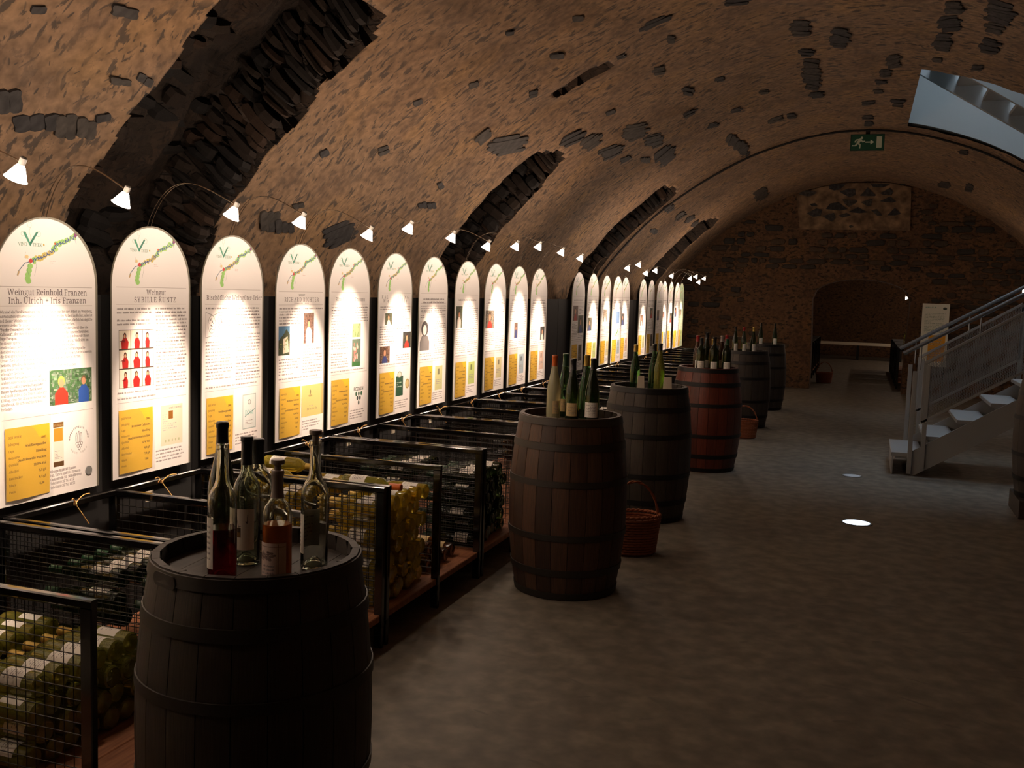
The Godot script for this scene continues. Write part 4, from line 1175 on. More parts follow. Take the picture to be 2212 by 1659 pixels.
# ------------------------------------------------------------------ barrels
var barrel_cache := {}
func barrel(label: String, at: Vector3, h: float, rb: float, rh: float, wood: Array, hoop: Material, turn := 0.0) -> Node3D:
	var t := thing("wine_barrel", label, "barrel", at, turn, "oak barrels standing on end")
	var n := 22
	var rad := func(y: float) -> float: return rh + (rb - rh) * (1.0 - pow(2.0 * y / h - 1.0, 2.0))
	var key := "%f %f %f" % [h, rb, rh]
	if not barrel_cache.has(key):
		var b := Builder.new()
		var half := PI / n - .004
		var rows := 12
		for i in rows:
			var y0 := h * i / rows; var y1 := h * (i + 1) / rows
			for s in 2:
				var a0 := -half + half * s; var a1 := a0 + half
				var q := []
				for c in [[a0, y0], [a1, y0], [a1, y1], [a0, y1]]:
					var r: float = rad.call(c[1])
					if absf(c[0]) > half * .9: r -= .0025
					var nn := Vector3(cos(c[0]), -(rad.call(c[1] + .01) - rad.call(c[1] - .01)) / .02, sin(c[0])).normalized()
					q.append(b.vert(Vector3(cos(c[0]) * r, c[1], sin(c[0]) * r), nn, Vector2(.5 + c[0] / half * .25, c[1] / h)))
				b.face(q[0], q[1], q[2]); b.face(q[0], q[2], q[3])
			for sg in [-1.0, 1.0]:
				var a: float = half * sg
				var o = Vector3(-sin(a), 0, cos(a)) * sg
				var r0: float = rad.call(y0); var r1: float = rad.call(y1)
				var e := Vector3(cos(a), 0, sin(a))
				b.quad(e * (r0 - .0025) + Vector3(0, y0, 0), e * (r1 - .0025) + Vector3(0, y1, 0), e * (r1 - .026) + Vector3(0, y1, 0), e * (r0 - .026) + Vector3(0, y0, 0), o)
		# chime: top face and inside above the head
		for c in [[h, 1.0], [0.0, -1.0]]:
			var r: float = rad.call(c[0])
			var e0 := Vector3(cos(-half), 0, sin(-half)); var e1 := Vector3(cos(half), 0, sin(half))
			var up := Vector3(0, c[0], 0)
			b.quad(e0 * r + up, e1 * r + up, e1 * (r - .02) + up, e0 * (r - .02) + up, Vector3.UP * c[1])
			b.quad(e0 * (r - .02) + up, e1 * (r - .02) + up, e1 * (r - .026) + up - Vector3(0, .06 * c[1], 0), e0 * (r - .026) + up - Vector3(0, .06 * c[1], 0), Vector3(-1, 0, 0))
		var hoops := []
		for y in [[.0, .042], [.135, .175], [.335, .37]]:
			for m in 2:
				var y0: float = h * (y[0] if m == 0 else 1.0 - y[1]); var y1: float = h * (y[1] if m == 0 else 1.0 - y[0])
				y0 = maxf(y0, .004); y1 = minf(y1, h - .004)
				var hb := Builder.new()
				var r0: float = rad.call(y0) + .0005; var r1: float = rad.call(y1) + .0005
				hb.lathe([Vector2(r0, y0), Vector2(r0 + .0035, y0 + .001), Vector2(r1 + .0035, y1 - .001), Vector2(r1, y1)], 44)
				hoops.append(hb.done())
		# the sunk head of six boards
		var heads := []
		var R: float = rad.call(h) - .023
		for k in 6:
			var x0 := -R + 2 * R * k / 6.0 + .0008; var x1 := -R + 2 * R * (k + 1) / 6.0 - .0008
			var poly := PackedVector2Array()
			for q in 7:
				var x := lerpf(x0, x1, q / 6.0)
				poly.append(Vector2(x, sqrt(maxf(R * R - x * x, 0.0))))
			for q in range(6, -1, -1):
				var x := lerpf(x0, x1, q / 6.0)
				var z := -sqrt(maxf(R * R - x * x, 0.0))
				if absf(z) > 1e-4: poly.append(Vector2(x, z))
			var hb := Builder.new()
			hb.slab(poly, Vector3(0, h - .042, 0), Vector3.RIGHT, Vector3.BACK, Vector3.UP, .02)
			heads.append(hb.done())
		barrel_cache[key] = [b.done(), hoops, heads]
	var got: Array = barrel_cache[key]
	for i in n: part("stave", got[0], wood[(i * 7 + int(i / 3.0)) % 3], t, Transform3D(Basis(Vector3.UP, TAU * i / n), Vector3.ZERO))
	for hm in got[1]: part("hoop", hm, hoop, t)
	for k in 6: part("head_board", got[2][k], wood[k % 3], t)
	return t

# ------------------------------------------------------------------ baskets
func basket(label: String, at: Vector3, rx: float, h: float, turn: float, handle: float) -> void:
	var t := thing("wicker_basket", label, "basket", at, turn, "wicker baskets on the floor")
	var sc := Vector3(1.0, 1.0, .72)
	var weave := Builder.new()
	var rows := 13
	for j in rows:
		var f := (j + .5) / rows
		var r := rx * (.84 + .16 * f)
		var pts := []
		for k in 49:
			var a := TAU * k / 48.0
			var w := .0035 * (1 if (k + j) % 2 else -1)
			pts.append(Vector3(cos(a) * (r + w), .012 + f * (h - .02), sin(a) * (r + w)) * sc)
		weave.tube(pts, h / rows * .52, 5, false)
	part("woven_side", weave.done(), M.wicker, t)
	for k in 24:
		var b := Builder.new()
		var a := TAU * (k + .5) / 24.0
		b.tube([Vector3(cos(a) * rx * .84, .004, sin(a) * rx * .84) * sc, Vector3(cos(a) * rx, h, sin(a) * rx) * sc], .0035, 5)
		part("stake", b.done(), M.wicker_dark, t)
	var bot := Builder.new()
	var poly := PackedVector2Array()
	for k in 32: poly.append(Vector2(cos(TAU * k / 32.0) * rx * .84, sin(TAU * k / 32.0) * rx * .84 * .72))
	bot.slab(poly, Vector3(0, .014, 0), Vector3.RIGHT, Vector3.BACK, Vector3.UP, .012)
	part("bottom", bot.done(), M.wicker_dark, t)
	for s in 2:
		var rim := Builder.new()
		var pts := []
		for k in 65:
			var a := TAU * k / 64.0
			pts.append(Vector3(cos(a) * (rx + .004 * sin(a * 16 + s * PI)), h + .006 + .004 * cos(a * 16 + s * PI), sin(a) * (rx + .004 * sin(a * 16 + s * PI))) * sc)
		rim.tube(pts, .0075, 6, false)
		part("rim", rim.done(), M.wicker, t)
	for s in 2:
		var hd := Builder.new()
		var pts := []
		for k in 33:
			var a := PI * k / 32.0
			var tw := k * .9 + s * PI
			pts.append(Vector3(cos(a) * (rx - .002) + cos(tw) * .004 * cos(a), h * .75 + sin(a) * handle + cos(tw) * .004 * sin(a), sin(tw) * .004))
		hd.tube(pts, .006, 6)
		part("handle", hd.done(), M.wicker, t)

# ------------------------------------------------------------------ the shell
const END_Z := -18.8
const NEAR_Z := 3.0
const SHAFT_X0 := 0.35
const SHAFT_X1 := 2.55
const SHAFT_Z0 := -9.78
const SHAFT_Z1 := -12.82
const SHAFT_TOP := 6.2

func vault_point(s: float, z: float, deep: float) -> Vector3:
	var p := on_vault(s); var n := into_room(s)
	var d := deep - 0.022 * relief.get_noise_2d(s * 26.0, z * 26.0) - 0.012 * relief.get_noise_2d(s * 90.0, z * 90.0)
	return Vector3(p.x - n.x * d, p.y - n.y * d, z)

func build_vault() -> void:
	var total: float = prof_s[prof_s.size() - 1]
	var sx0 := s_at_x(SHAFT_X0); var sx1 := s_at_x(SHAFT_X1)
	var ss := [0.0, 0.45, 0.9]
	var s := 1.2
	while s < 5.75: ss.append(s); s += 0.042
	while s < total - 1.5: ss.append(s); s += 0.07
	while s < total: ss.append(s); s += 0.3
	ss.append(total)
	for e in [sx0, sx1]:
		var best := 0
		for i in ss.size():
			if absf(ss[i] - e) < absf(ss[best] - e): best = i
		ss[best] = e
	var zs := [NEAR_Z, 2.2, 1.4, 0.7, 0.0, -0.6, -1.2]
	var z := -1.6
	while z > END_Z:
		zs.append(z)
		var near_edge := false
		for q in SLOTS:
			if absf(z - q[0]) < .1 or absf(z - q[1]) < .1: near_edge = true
		z -= 0.018 if near_edge and z > -10.0 else (0.05 if z > -14.0 else 0.06)
	zs.append(END_Z)
	for e in [SHAFT_Z0, SHAFT_Z1]:
		var best := 0
		for i in zs.size():
			if absf(zs[i] - e) < absf(zs[best] - e): best = i
		zs[best] = e
	var ns := ss.size(); var nz := zs.size()
	var pts := PackedVector3Array(); pts.resize(ns * nz)
	var dep := PackedFloat32Array(); dep.resize(ns * nz)
	for i in ns:
		for j in nz:
			var d := slot_depth(ss[i], zs[j]) if ss[i] < 5.0 else 0.0
			if d > 0.2: d += 0.09 * relief.get_noise_2d(ss[i] * 60.0, zs[j] * 60.0)
			dep[i * nz + j] = d
			pts[i * nz + j] = vault_point(ss[i], zs[j], d)
	var norms := PackedVector3Array(); norms.resize(ns * nz)
	for i in ns:
		for j in nz:
			var a := pts[mini(i + 1, ns - 1) * nz + j] - pts[maxi(i - 1, 0) * nz + j]
			var b := pts[i * nz + mini(j + 1, nz - 1)] - pts[i * nz + maxi(j - 1, 0)]
			var n := a.cross(b).normalized()
			var into := into_room(ss[i])
			if n.dot(Vector3(into.x, into.y, 0)) < 0 and dep[i * nz + j] < 0.05: n = -n
			norms[i * nz + j] = n
	var skin := Builder.new(); var raw := Builder.new()
	var at_skin := PackedInt32Array(); at_skin.resize(ns * nz); at_skin.fill(-1)
	for i in ns - 1:
		for j in nz - 1:
			if ss[i] >= sx0 - 0.001 and ss[i + 1] <= sx1 + 0.001 and zs[j] <= SHAFT_Z0 + 0.001 and zs[j + 1] >= SHAFT_Z1 - 0.001: continue
			var c := [i * nz + j, (i + 1) * nz + j, (i + 1) * nz + j + 1, i * nz + j + 1]
			var deep := maxf(maxf(dep[c[0]], dep[c[1]]), maxf(dep[c[2]], dep[c[3]]))
			if deep > 0.05:
				var n := (pts[c[1]] - pts[c[0]]).cross(pts[c[3]] - pts[c[0]]).normalized()
				var into := into_room(ss[i])
				if n.dot(Vector3(into.x, into.y, 0)) < 0: n = -n
				raw.tri(pts[c[0]], pts[c[1]], pts[c[2]], n); raw.tri(pts[c[0]], pts[c[2]], pts[c[3]], n)
				continue
			var id := []
			for q in c:
				if at_skin[q] < 0: at_skin[q] = skin.vert(pts[q], norms[q], Vector2(ss[q / nz] / 3.3, zs[q % nz] / 3.3))
				id.append(at_skin[q])
			skin.face(id[0], id[1], id[2]); skin.face(id[0], id[2], id[3])
	# the back of the masonry, well outside, with the same hole for the shaft
	var outer := Builder.new()
	var os := []
	for i in range(0, prof.size(), 10): os.append(prof_s[i])
	os.append(total); os.append(sx0); os.append(sx1); os.sort()
	var oz := [NEAR_Z, SHAFT_Z0, SHAFT_Z1, END_Z]
	for i in os.size() - 1:
		if os[i + 1] - os[i] < 1e-4: continue
		for j in 3:
			if j == 1 and os[i] >= sx0 - 1e-3 and os[i + 1] <= sx1 + 1e-3: continue
			var q := []
			for e in [[i, j], [i + 1, j], [i + 1, j + 1], [i, j + 1]]:
				var p := on_vault(os[e[0]]) - into_room(os[e[0]]) * 0.7
				q.append(Vector3(p.x, p.y, oz[e[1]]))
			var o := into_room(os[i])
			outer.quad(q[0], q[1], q[2], q[3], -Vector3(o.x, o.y, 0))
	var c := struct("ceiling", skin.done(), M.plaster)
	c.set_meta("label", "plastered barrel vault with slate flecks")
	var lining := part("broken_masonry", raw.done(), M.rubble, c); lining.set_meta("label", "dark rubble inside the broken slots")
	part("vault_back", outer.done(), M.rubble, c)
	# slates showing in the plaster: thin plates lying on the curve
	for k in SLATES.size():
		var a: Array = SLATES[k]
		var along := Vector2(a[2], a[3]); var across := Vector2(a[4], a[5])
		if absf(along.x) < absf(across.x): var swap := along; along = across; across = swap
		var b := Builder.new()
		var plates := clampi(roundi(across.length() * 2.0 / .06), 1, 7)
		var into := into_room(a[0]); var nn := Vector3(into.x, into.y, 0)
		for q in plates:
			var c0 := -1.0 + 2.0 * q / plates; var c1 := c0 + 2.0 / plates
			var mid_c := (c0 + c1) * .5
			var full := sqrt(maxf(1.0 - mid_c * mid_c * .55, .1)) if plates > 1 else 1.0
			var l := -full * rng.randf_range(.62, 1.08); var e := full * rng.randf_range(.62, 1.08)
			var lift := .006 + rng.randf_range(0.0, .008)
			# outline of one plate: blunt, slightly irregular ends
			var ring := []
			var h := (c1 - c0) * .5
			for w in [[l + .16, -1.0], [lerpf(l, e, .3), -1.08], [lerpf(l, e, .65), -.94], [e - .14, -1.0], [e, -.45], [e - .03, .35], [e - .18, 1.0], [lerpf(l, e, .6), 1.05], [lerpf(l, e, .3), .92], [l + .12, 1.0], [l, .4], [l + .05, -.4]]:
				ring.append(along * w[0] + across * (mid_c + h * (w[1] + rng.randf_range(-.08, .08))))
			var mid := slate_point(a[0] + along.x * (l + e) * .5 + across.x * mid_c, a[1] + along.y * (l + e) * .5 + across.y * mid_c, lift + .002)
			for w in ring.size():
				var p0: Vector2 = ring[w]; var p1: Vector2 = ring[(w + 1) % ring.size()]
				var t0 := slate_point(a[0] + p0.x, a[1] + p0.y, lift); var t1 := slate_point(a[0] + p1.x, a[1] + p1.y, lift)
				b.tri(mid, t0, t1, nn)
				b.quad(t0, t1, slate_point(a[0] + p1.x, a[1] + p1.y, -.02), slate_point(a[0] + p0.x, a[1] + p0.y, -.02), ((t0 + t1) * .5 - mid).normalized())
		part("slate", b.done(), M.slate[k % 3], c)
	stones_in_slots(c)

func slate_point(s: float, z: float, out: float) -> Vector3:
	var into := into_room(s)
	return vault_point(s, z, 0.0) + Vector3(into.x, into.y, 0) * out

var stone_shapes := []
func make_stones() -> void:
	for k in 10:
		var b := Builder.new()
		var rows := 5; var cols := 8
		var p := []
		for i in rows:
			var line := []
			var v := PI * (i / float(rows - 1)) - PI / 2
			for j in cols:
				var u := TAU * j / cols
				var q := Vector3(cos(v) * cos(u), sin(v), cos(v) * sin(u))
				var e := 3.4
				var m := pow(pow(absf(q.x), e) + pow(absf(q.y), e) + pow(absf(q.z), e), 1.0 / e)
				q = q / m * rng.randf_range(.80, 1.06) * .5
				line.append(q)
			p.append(line)
		for j in cols: p[0][j] = Vector3(0, -.46, 0); p[rows - 1][j] = Vector3(0, .46, 0)
		for i in rows - 1:
			for j in cols:
				var a: Vector3 = p[i][j]; var bb: Vector3 = p[i][(j + 1) % cols]; var cc: Vector3 = p[i + 1][(j + 1) % cols]; var d: Vector3 = p[i + 1][j]
				var n := (cc - a).cross(d - bb).normalized()
				if n.dot(a + bb + cc + d) < 0: n = -n
				if i > 0: b.tri(a, bb, cc, n)
				if i < rows - 2: b.tri(a, cc, d, n)
				if i == 0: b.tri(a, cc, d, n)
				if i == rows - 2: b.tri(a, bb, cc, n)
		stone_shapes.append(b.done())

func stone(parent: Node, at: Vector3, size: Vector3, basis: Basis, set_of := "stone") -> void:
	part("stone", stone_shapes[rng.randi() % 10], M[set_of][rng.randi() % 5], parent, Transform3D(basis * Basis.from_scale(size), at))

func stones_in_slots(c: Node) -> void:
	var n := 0
	for r in SLOTS.size():
		var a: float = SLOTS[r][0]; var b: float = SLOTS[r][1]; var top: float = SLOTS[r][2]
		var want: int = [130, 50, 50, 24][r]
		# far jamb: slabs laid flat, their ends towards us, courses square to the vault
		var s := 1.5
		while s < top - .06:
			var th := rng.randf_range(.03, .075) * (1.0 if r == 0 else 1.5)
			var d := .0
			while d < SLOT_DEPTH - .04:
				var ln := rng.randf_range(.12, .3)
				ln = minf(ln, SLOT_DEPTH - d)
				if n < 290 and ln > .05:
					var p := on_vault(s); var into := into_room(s)
					var dd := d + ln / 2
					var bs := Basis(Vector3(-into.x, -into.y, 0), Vector3(into.y, -into.x, 0), Vector3.BACK)
					if bs.determinant() < 0: bs.y = -bs.y
					bs = bs * Basis(Vector3.BACK, rng.randf_range(-.12, .12))
					var t := clampf((s - (top - .5)) / .5, 0.0, 1.0)
					stone(c, Vector3(p.x - into.x * dd, p.y - into.y * dd, b + .03 + rng.randf_range(-.02, .035) + .22 * pow(t, 3.0)), Vector3(ln, th, rng.randf_range(.07, .14)), bs, "shaded_slot_stone")
					n += 1
				d += ln
			s += th * .95
		# the back
		for k in int(want * .45):
			if n >= 290: break
			var ss := rng.randf_range(1.6, top - .12)
			var z := rng.randf_range(b + .12, a - .05)
			var p := on_vault(ss); var into := into_room(ss)
			var bs := Basis(Vector3.FORWARD, Vector3(into.y, -into.x, 0), Vector3(into.x, into.y, 0))
			if bs.determinant() < 0: bs.y = -bs.y
			bs = bs * Basis(Vector3.BACK, rng.randf_range(-.25, .25))
			stone(c, Vector3(p.x - into.x * (SLOT_DEPTH - .01), p.y - into.y * (SLOT_DEPTH - .01), z), Vector3(rng.randf_range(.12, .34), rng.randf_range(.05, .13), .1), bs, "shaded_slot_stone")
			n += 1

# polygon under the vault curve between two x, up to a height
func under_curve(x0: float, x1: float, top: float) -> PackedVector2Array:
	var p := PackedVector2Array()
	for k in 17:
		var x := lerpf(x0, x1, k / 16.0)
		p.append(Vector2(x, on_vault(s_at_x(x)).y + .04))
	p.append(Vector2(x1, top)); p.append(Vector2(x0, top))
	return p

func build_shaft() -> void:
	var w := .22
	for e in [[SHAFT_Z1, "wall_shaft_far", -1.0], [SHAFT_Z0, "wall_shaft_near", 1.0]]:
		var b := Builder.new()
		b.slab(under_curve(SHAFT_X0 - w, SHAFT_X1 + w, SHAFT_TOP), Vector3(0, 0, e[0]), Vector3.RIGHT, Vector3.UP, Vector3(0, 0, -e[2]), w)
		struct(e[1], b.done(), M.white_wall)
	for e in [[SHAFT_X0 - w / 2, "wall_shaft_left"], [SHAFT_X1 + w / 2, "wall_shaft_right"]]:
		var b := Builder.new()
		var y0: float = on_vault(s_at_x(e[0] + (w / 2 if e[0] < 1 else -w / 2))).y + .05
		b.box(Vector3(e[0], (y0 + SHAFT_TOP) / 2, (SHAFT_Z0 + SHAFT_Z1) / 2), Vector3(w, SHAFT_TOP - y0, SHAFT_Z0 - SHAFT_Z1))
		struct(e[1], b.done(), M.white_wall)
	# a flat roof light over the shaft
	var x0 := SHAFT_X0 - w; var x1 := SHAFT_X1 + w; var z0 := SHAFT_Z0 + w; var z1 := SHAFT_Z1 - w
	var hx0 := .5; var hx1 := 2.3; var hz0 := -9.95; var hz1 := -11.3
	var r := Builder.new()
	for q in [[x0, hx0, z0, z1], [hx1, x1, z0, z1], [hx0, hx1, z0, hz0], [hx0, hx1, hz1, z1]]:
		r.box(Vector3((q[0] + q[1]) / 2, SHAFT_TOP + .1, (q[2] + q[3]) / 2), Vector3(q[1] - q[0], .2, absf(q[3] - q[2])))
	struct("ceiling_shaft", r.done(), M.white_wall)
	var g := Builder.new()
	g.quad(Vector3(hx0, SHAFT_TOP + .12, hz0), Vector3(hx1, SHAFT_TOP + .12, hz0), Vector3(hx1, SHAFT_TOP + .12, hz1), Vector3(hx0, SHAFT_TOP + .12, hz1), Vector3.UP)
	struct("window_1", g.done(), M.window_glass)
	# upper flight crossing the shaft, falling to the right
	var t := thing("upper_stair_flight", "underside of the upper steel stair flight seen in the ceiling opening", "stairs", Vector3(.54, 4.045, -11.5))
	var slope := Vector3(1.011, -.619, 0).normalized()
	for z in [-.5, .5]:
		var b := Builder.new()
		b.bar(Vector3(0, .12, z) - slope * .08, Vector3(0, .12, z) + slope * 2.2, .05, .24, .004)
		part("stringer", b.done(), M.galvanised, t)
	for k in 7:
		var b := Builder.new()
		b.box(Vector3(.12 + k * .27, .10 - k * .1653, 0), Vector3(.27, .04, .95))
		part("tread", b.done(), M.galvanised, t)

func build_walls() -> void:
	# floor
	var b := Builder.new()
	b.box(Vector3(-.1, -.15, -14.0), Vector3(9.0, .3, 36.0))
	struct("floor", b.done(), M.floor)
	# near end wall behind the camera
	b = Builder.new()
	b.box(Vector3(-.1, 2.2, NEAR_Z + .2), Vector3(9.0, 5.0, .4))
	struct("wall_near", b.done(), M.end_wall)
	# far end wall with an arched doorway
	var wall := CSGCombiner3D.new(); wall.name = "wall_far"; wall.set_meta("kind", "structure")
	var box := CSGBox3D.new(); box.size = Vector3(9.0, 5.0, .55); box.position = Vector3(-.1, 2.2, END_Z - .275)
	wall.add_child(box)
	var hole := CSGPolygon3D.new()
	var poly := PackedVector2Array([Vector2(-.86, -.2), Vector2(-.87, .8), Vector2(-.90, 1.62)])
	for k in 13:
		var a := PI * k / 12.0
		poly.append(Vector2(-.07 - cos(a) * .80, 1.70 + sin(a) * .30))
	poly.append(Vector2(.76, 1.62)); poly.append(Vector2(.72, .8)); poly.append(Vector2(.70, -.2))
	poly.reverse()
	hole.polygon = poly; hole.depth = 1.2; hole.operation = CSGShape3D.OPERATION_SUBTRACTION
	hole.position = Vector3(0, 0, END_Z + .3)
	wall.add_child(hole)
	wall.material_override = M.end_wall
	box.material = M.end_wall; hole.material = M.end_wall
	add_child(wall)
	# rubble courses showing through the render, thickest high up and on the right
	var host := Node3D.new(); host.name = "trim_1"; host.set_meta("kind", "structure"); host.set_meta("label", "rubble stone courses showing in the far end wall")
	add_child(host)
	var y := .25
	var n := 0
	while y < 3.5:
		var hgt := rng.randf_range(.07, .14)
		var lim := on_vault(clampf(y, .1, 3.6)).x
		var x := -3.3
		while x < 3.1:
			var w := rng.randf_range(.14, .42)
			var keep := .0
			if y > 2.1: keep = .62
			elif x > .85: keep = .6
			elif x < -2.2: keep = .5
			elif x < -1.0 and y < 1.0: keep = .2
			var edge := s_for_y(y + hgt)
			var inside := x + w * .2 > -.12 - edge and x + w * .8 < -.12 + edge
			var door := x + w > -1.05 and x < .92 and y < 2.12
			var niche := x + w > -1.3 and x < .72 and y + hgt > 2.84
			if inside and not door and not niche and rng.randf() < keep and n < 295:
				stone(host, Vector3(x + w / 2, y + hgt / 2, END_Z + .005), Vector3(w * .96, hgt * .9, rng.randf_range(.04, .10)), Basis(Vector3.BACK, rng.randf_range(-.06, .06)))
				n += 1
			x += w
		y += hgt
	# plastered patch with slate pieces set in it, up under the crown
	var patch := Builder.new()
	var pp := PackedVector2Array([Vector2(-1.18, 2.866), Vector2(.668, 2.863), Vector2(.64, 3.60), Vector2(.3, 3.68), Vector2(-.5, 3.68), Vector2(-.9, 3.60), Vector2(-1.27, 3.47)])
	patch.slab(pp, Vector3(0, 0, END_Z + .05), Vector3.RIGHT, Vector3.UP, Vector3.BACK, .06)
	var pm := mat(rgb8(160, 132, 102), .95); pm.albedo_texture = tex_gray_noise(); pm.uv1_triplanar = true; pm.uv1_scale = Vector3(.4, .4, .4)
	var pn := struct("trim_2", patch.done(), pm)
	pn.set_meta("label", "smooth plaster patch with dark slate pieces set in it")
	for q in NICHE_SLATES:
		var pl := PackedVector2Array()
		for k in range(0, q.size(), 2): pl.append(Vector2(q[k], minf(q[k + 1], 3.66)))
		var sb := Builder.new()
		sb.slab(pl, Vector3(0, 0, END_Z + .062), Vector3.RIGHT, Vector3.UP, Vector3.BACK, .014)
		part("slate", sb.done(), M.slate[rng.randi() % 3], pn)

func s_for_y(y: float) -> float:
	# half width of the vault at a height
	for i in range(1, prof.size()):
		if prof[i].y >= y: return -.12 - prof[i].x
	return 0.0

func far_room() -> void:
	var z0 := END_Z - .55; var z1 := -31.0
	for e in [[-2.5, "wall_back_left"], [2.4, "wall_back_right"]]:
		var b := Builder.new()
		b.box(Vector3(e[0], 1.2, (z0 + z1) / 2), Vector3(.3, 2.6, z0 - z1))
		struct(e[1], b.done(), M.end_wall)
	var a := Builder.new()
	for k in 16:
		var t0 := PI * k / 16.0; var t1 := PI * (k + 1) / 16.0
		var p := Vector2(-.05 - cos(t0) * 2.4, 1.5 + sin(t0) * 1.1); var q := Vector2(-.05 - cos(t1) * 2.4, 1.5 + sin(t1) * 1.1)
		var m := Vector3((p.x + q.x) / 2 + .05, (p.y + q.y) / 2 - 1.5, 0).normalized()
		a.quad(Vector3(p.x, p.y, z0), Vector3(q.x, q.y, z0), Vector3(q.x, q.y, z1), Vector3(p.x, p.y, z1), -m)
		a.quad(Vector3(p.x, p.y, z0) + m * .5, Vector3(q.x, q.y, z0) + m * .5, Vector3(q.x, q.y, z1) + m * .5, Vector3(p.x, p.y, z1) + m * .5, m)
	struct("ceiling_back", a.done(), M.end_wall)
	var e := Builder.new()
	e.box(Vector3(-.05, 1.5, z1 - .2), Vector3(6.4, 3.4, .4))
	struct("wall_back_end", e.done(), M.end_wall)
	# bench across the far end
	var t := thing("bench", "pale topped bench across the end of the room beyond the doorway", "bench", Vector3(-.1, 0, -29.2))
	var b := Builder.new()
	b.bar(Vector3(-1.2, .44, 0), Vector3(1.2, .44, 0), .42, .07, .006)
	part("seat", b.done(), M.paper, t)
	for x in [-1.1, 0.0, 1.1]:
		b = Builder.new(); b.box(Vector3(x, .2, 0), Vector3(.07, .4, .38)); part("leg", b.done(), M.black_board, t)
	# racks either side, seen only as dark frames
	for s in 2:
		for k in 3:
			var side := "left" if s == 0 else "right"
			var r := thing("wine_rack", "dark rack %s on the %s beyond the doorway" % [["nearest", "second", "third"][k], side], "rack", Vector3(-1.35 if s == 0 else 1.05, 0, -20.6 - k * 1.7), 0.0, "racks beyond the doorway")
			for z in [-.75, 0.0, .75]:
				for x in [-.4, .4]:
					b = Builder.new(); b.bar(Vector3(x, 0, z), Vector3(x, .72, z), .04, .03, .003, Vector3.BACK); part("post", b.done(), M.black_steel, r)
				b = Builder.new(); b.bar(Vector3(-.42, .733, z), Vector3(.42, .733, z), .03, .026, .003); part("top_rail", b.done(), M.black_steel, r)
			b = Builder.new(); b.box(Vector3(0, .13, 0), Vector3(.8, .03, 1.5)); part("shelf_board", b.done(), M.shelf_wood, r)
			b = Builder.new(); b.box(Vector3(.41 if s else -.41, .45, 0), Vector3(.01, .6, 1.45)); part("back_board", b.done(), M.black_board, r)
			b = Builder.new(); b.box(Vector3(-.02 if s else .02, .76, 0), Vector3(.76, .016, 1.5)); part("top_board", b.done(), M.black_board, r)
	var n := 0
	for q in [[.92, -20.0], [1.0, -20.1], [.88, -20.35], [1.02, -20.5], [.95, -20.7], [.9, -21.0], [1.05, -21.1]]:
		standing_bottle("%s bottle on the right hand rack beyond the doorway" % ORD[n], Vector3(q[0] - .1, .768, q[1]), {"kind": ["flute", "bordeaux"][n % 2], "glass": M.glass_olive if n % 3 else M.glass_clear, "label": 1, "a0": .6, "a1": 2.6, "cap": [M.capsule_gold, M.capsule_black][n % 2]}, "bottles right of the far doorway")
		n += 1
	for q in [[-1.13, -22.2], [-1.05, -22.3]]:
		standing_bottle("white labelled bottle, %s one on the left rack beyond the doorway" % ("left" if q[0] < -1.1 else "right"), Vector3(q[0], .768, q[1]), {"kind": "bordeaux", "glass": M.glass_dark, "label": 1, "a0": .4, "a1": 2.7, "cap": M.capsule_grey}, "bottles left of the far doorway")
	basket("dark basket on the floor inside the far doorway", Vector3(-.66, 0, -20.3), .16, .2, .3, .26)
	spot_lamp(Vector3(.74, 1.705, -20.6), Vector3(.2, 1.95, -20.9), "small double spot lamp glowing inside the far doorway", true, -1.0)
	for k in 4:  # unseen lamps added to brighten the room beyond the doorway
		var z: float = [-22.5, -24.5, -26.5, -28.5][k]
		spot_lamp(Vector3(1.75, 1.75, z), Vector3(2.24, 1.70, z), "added unseen spot lamp on the right hand wall beyond the doorway, %s one" % ["first", "second", "third", "fourth"][k], true, -1.0, 2.5)

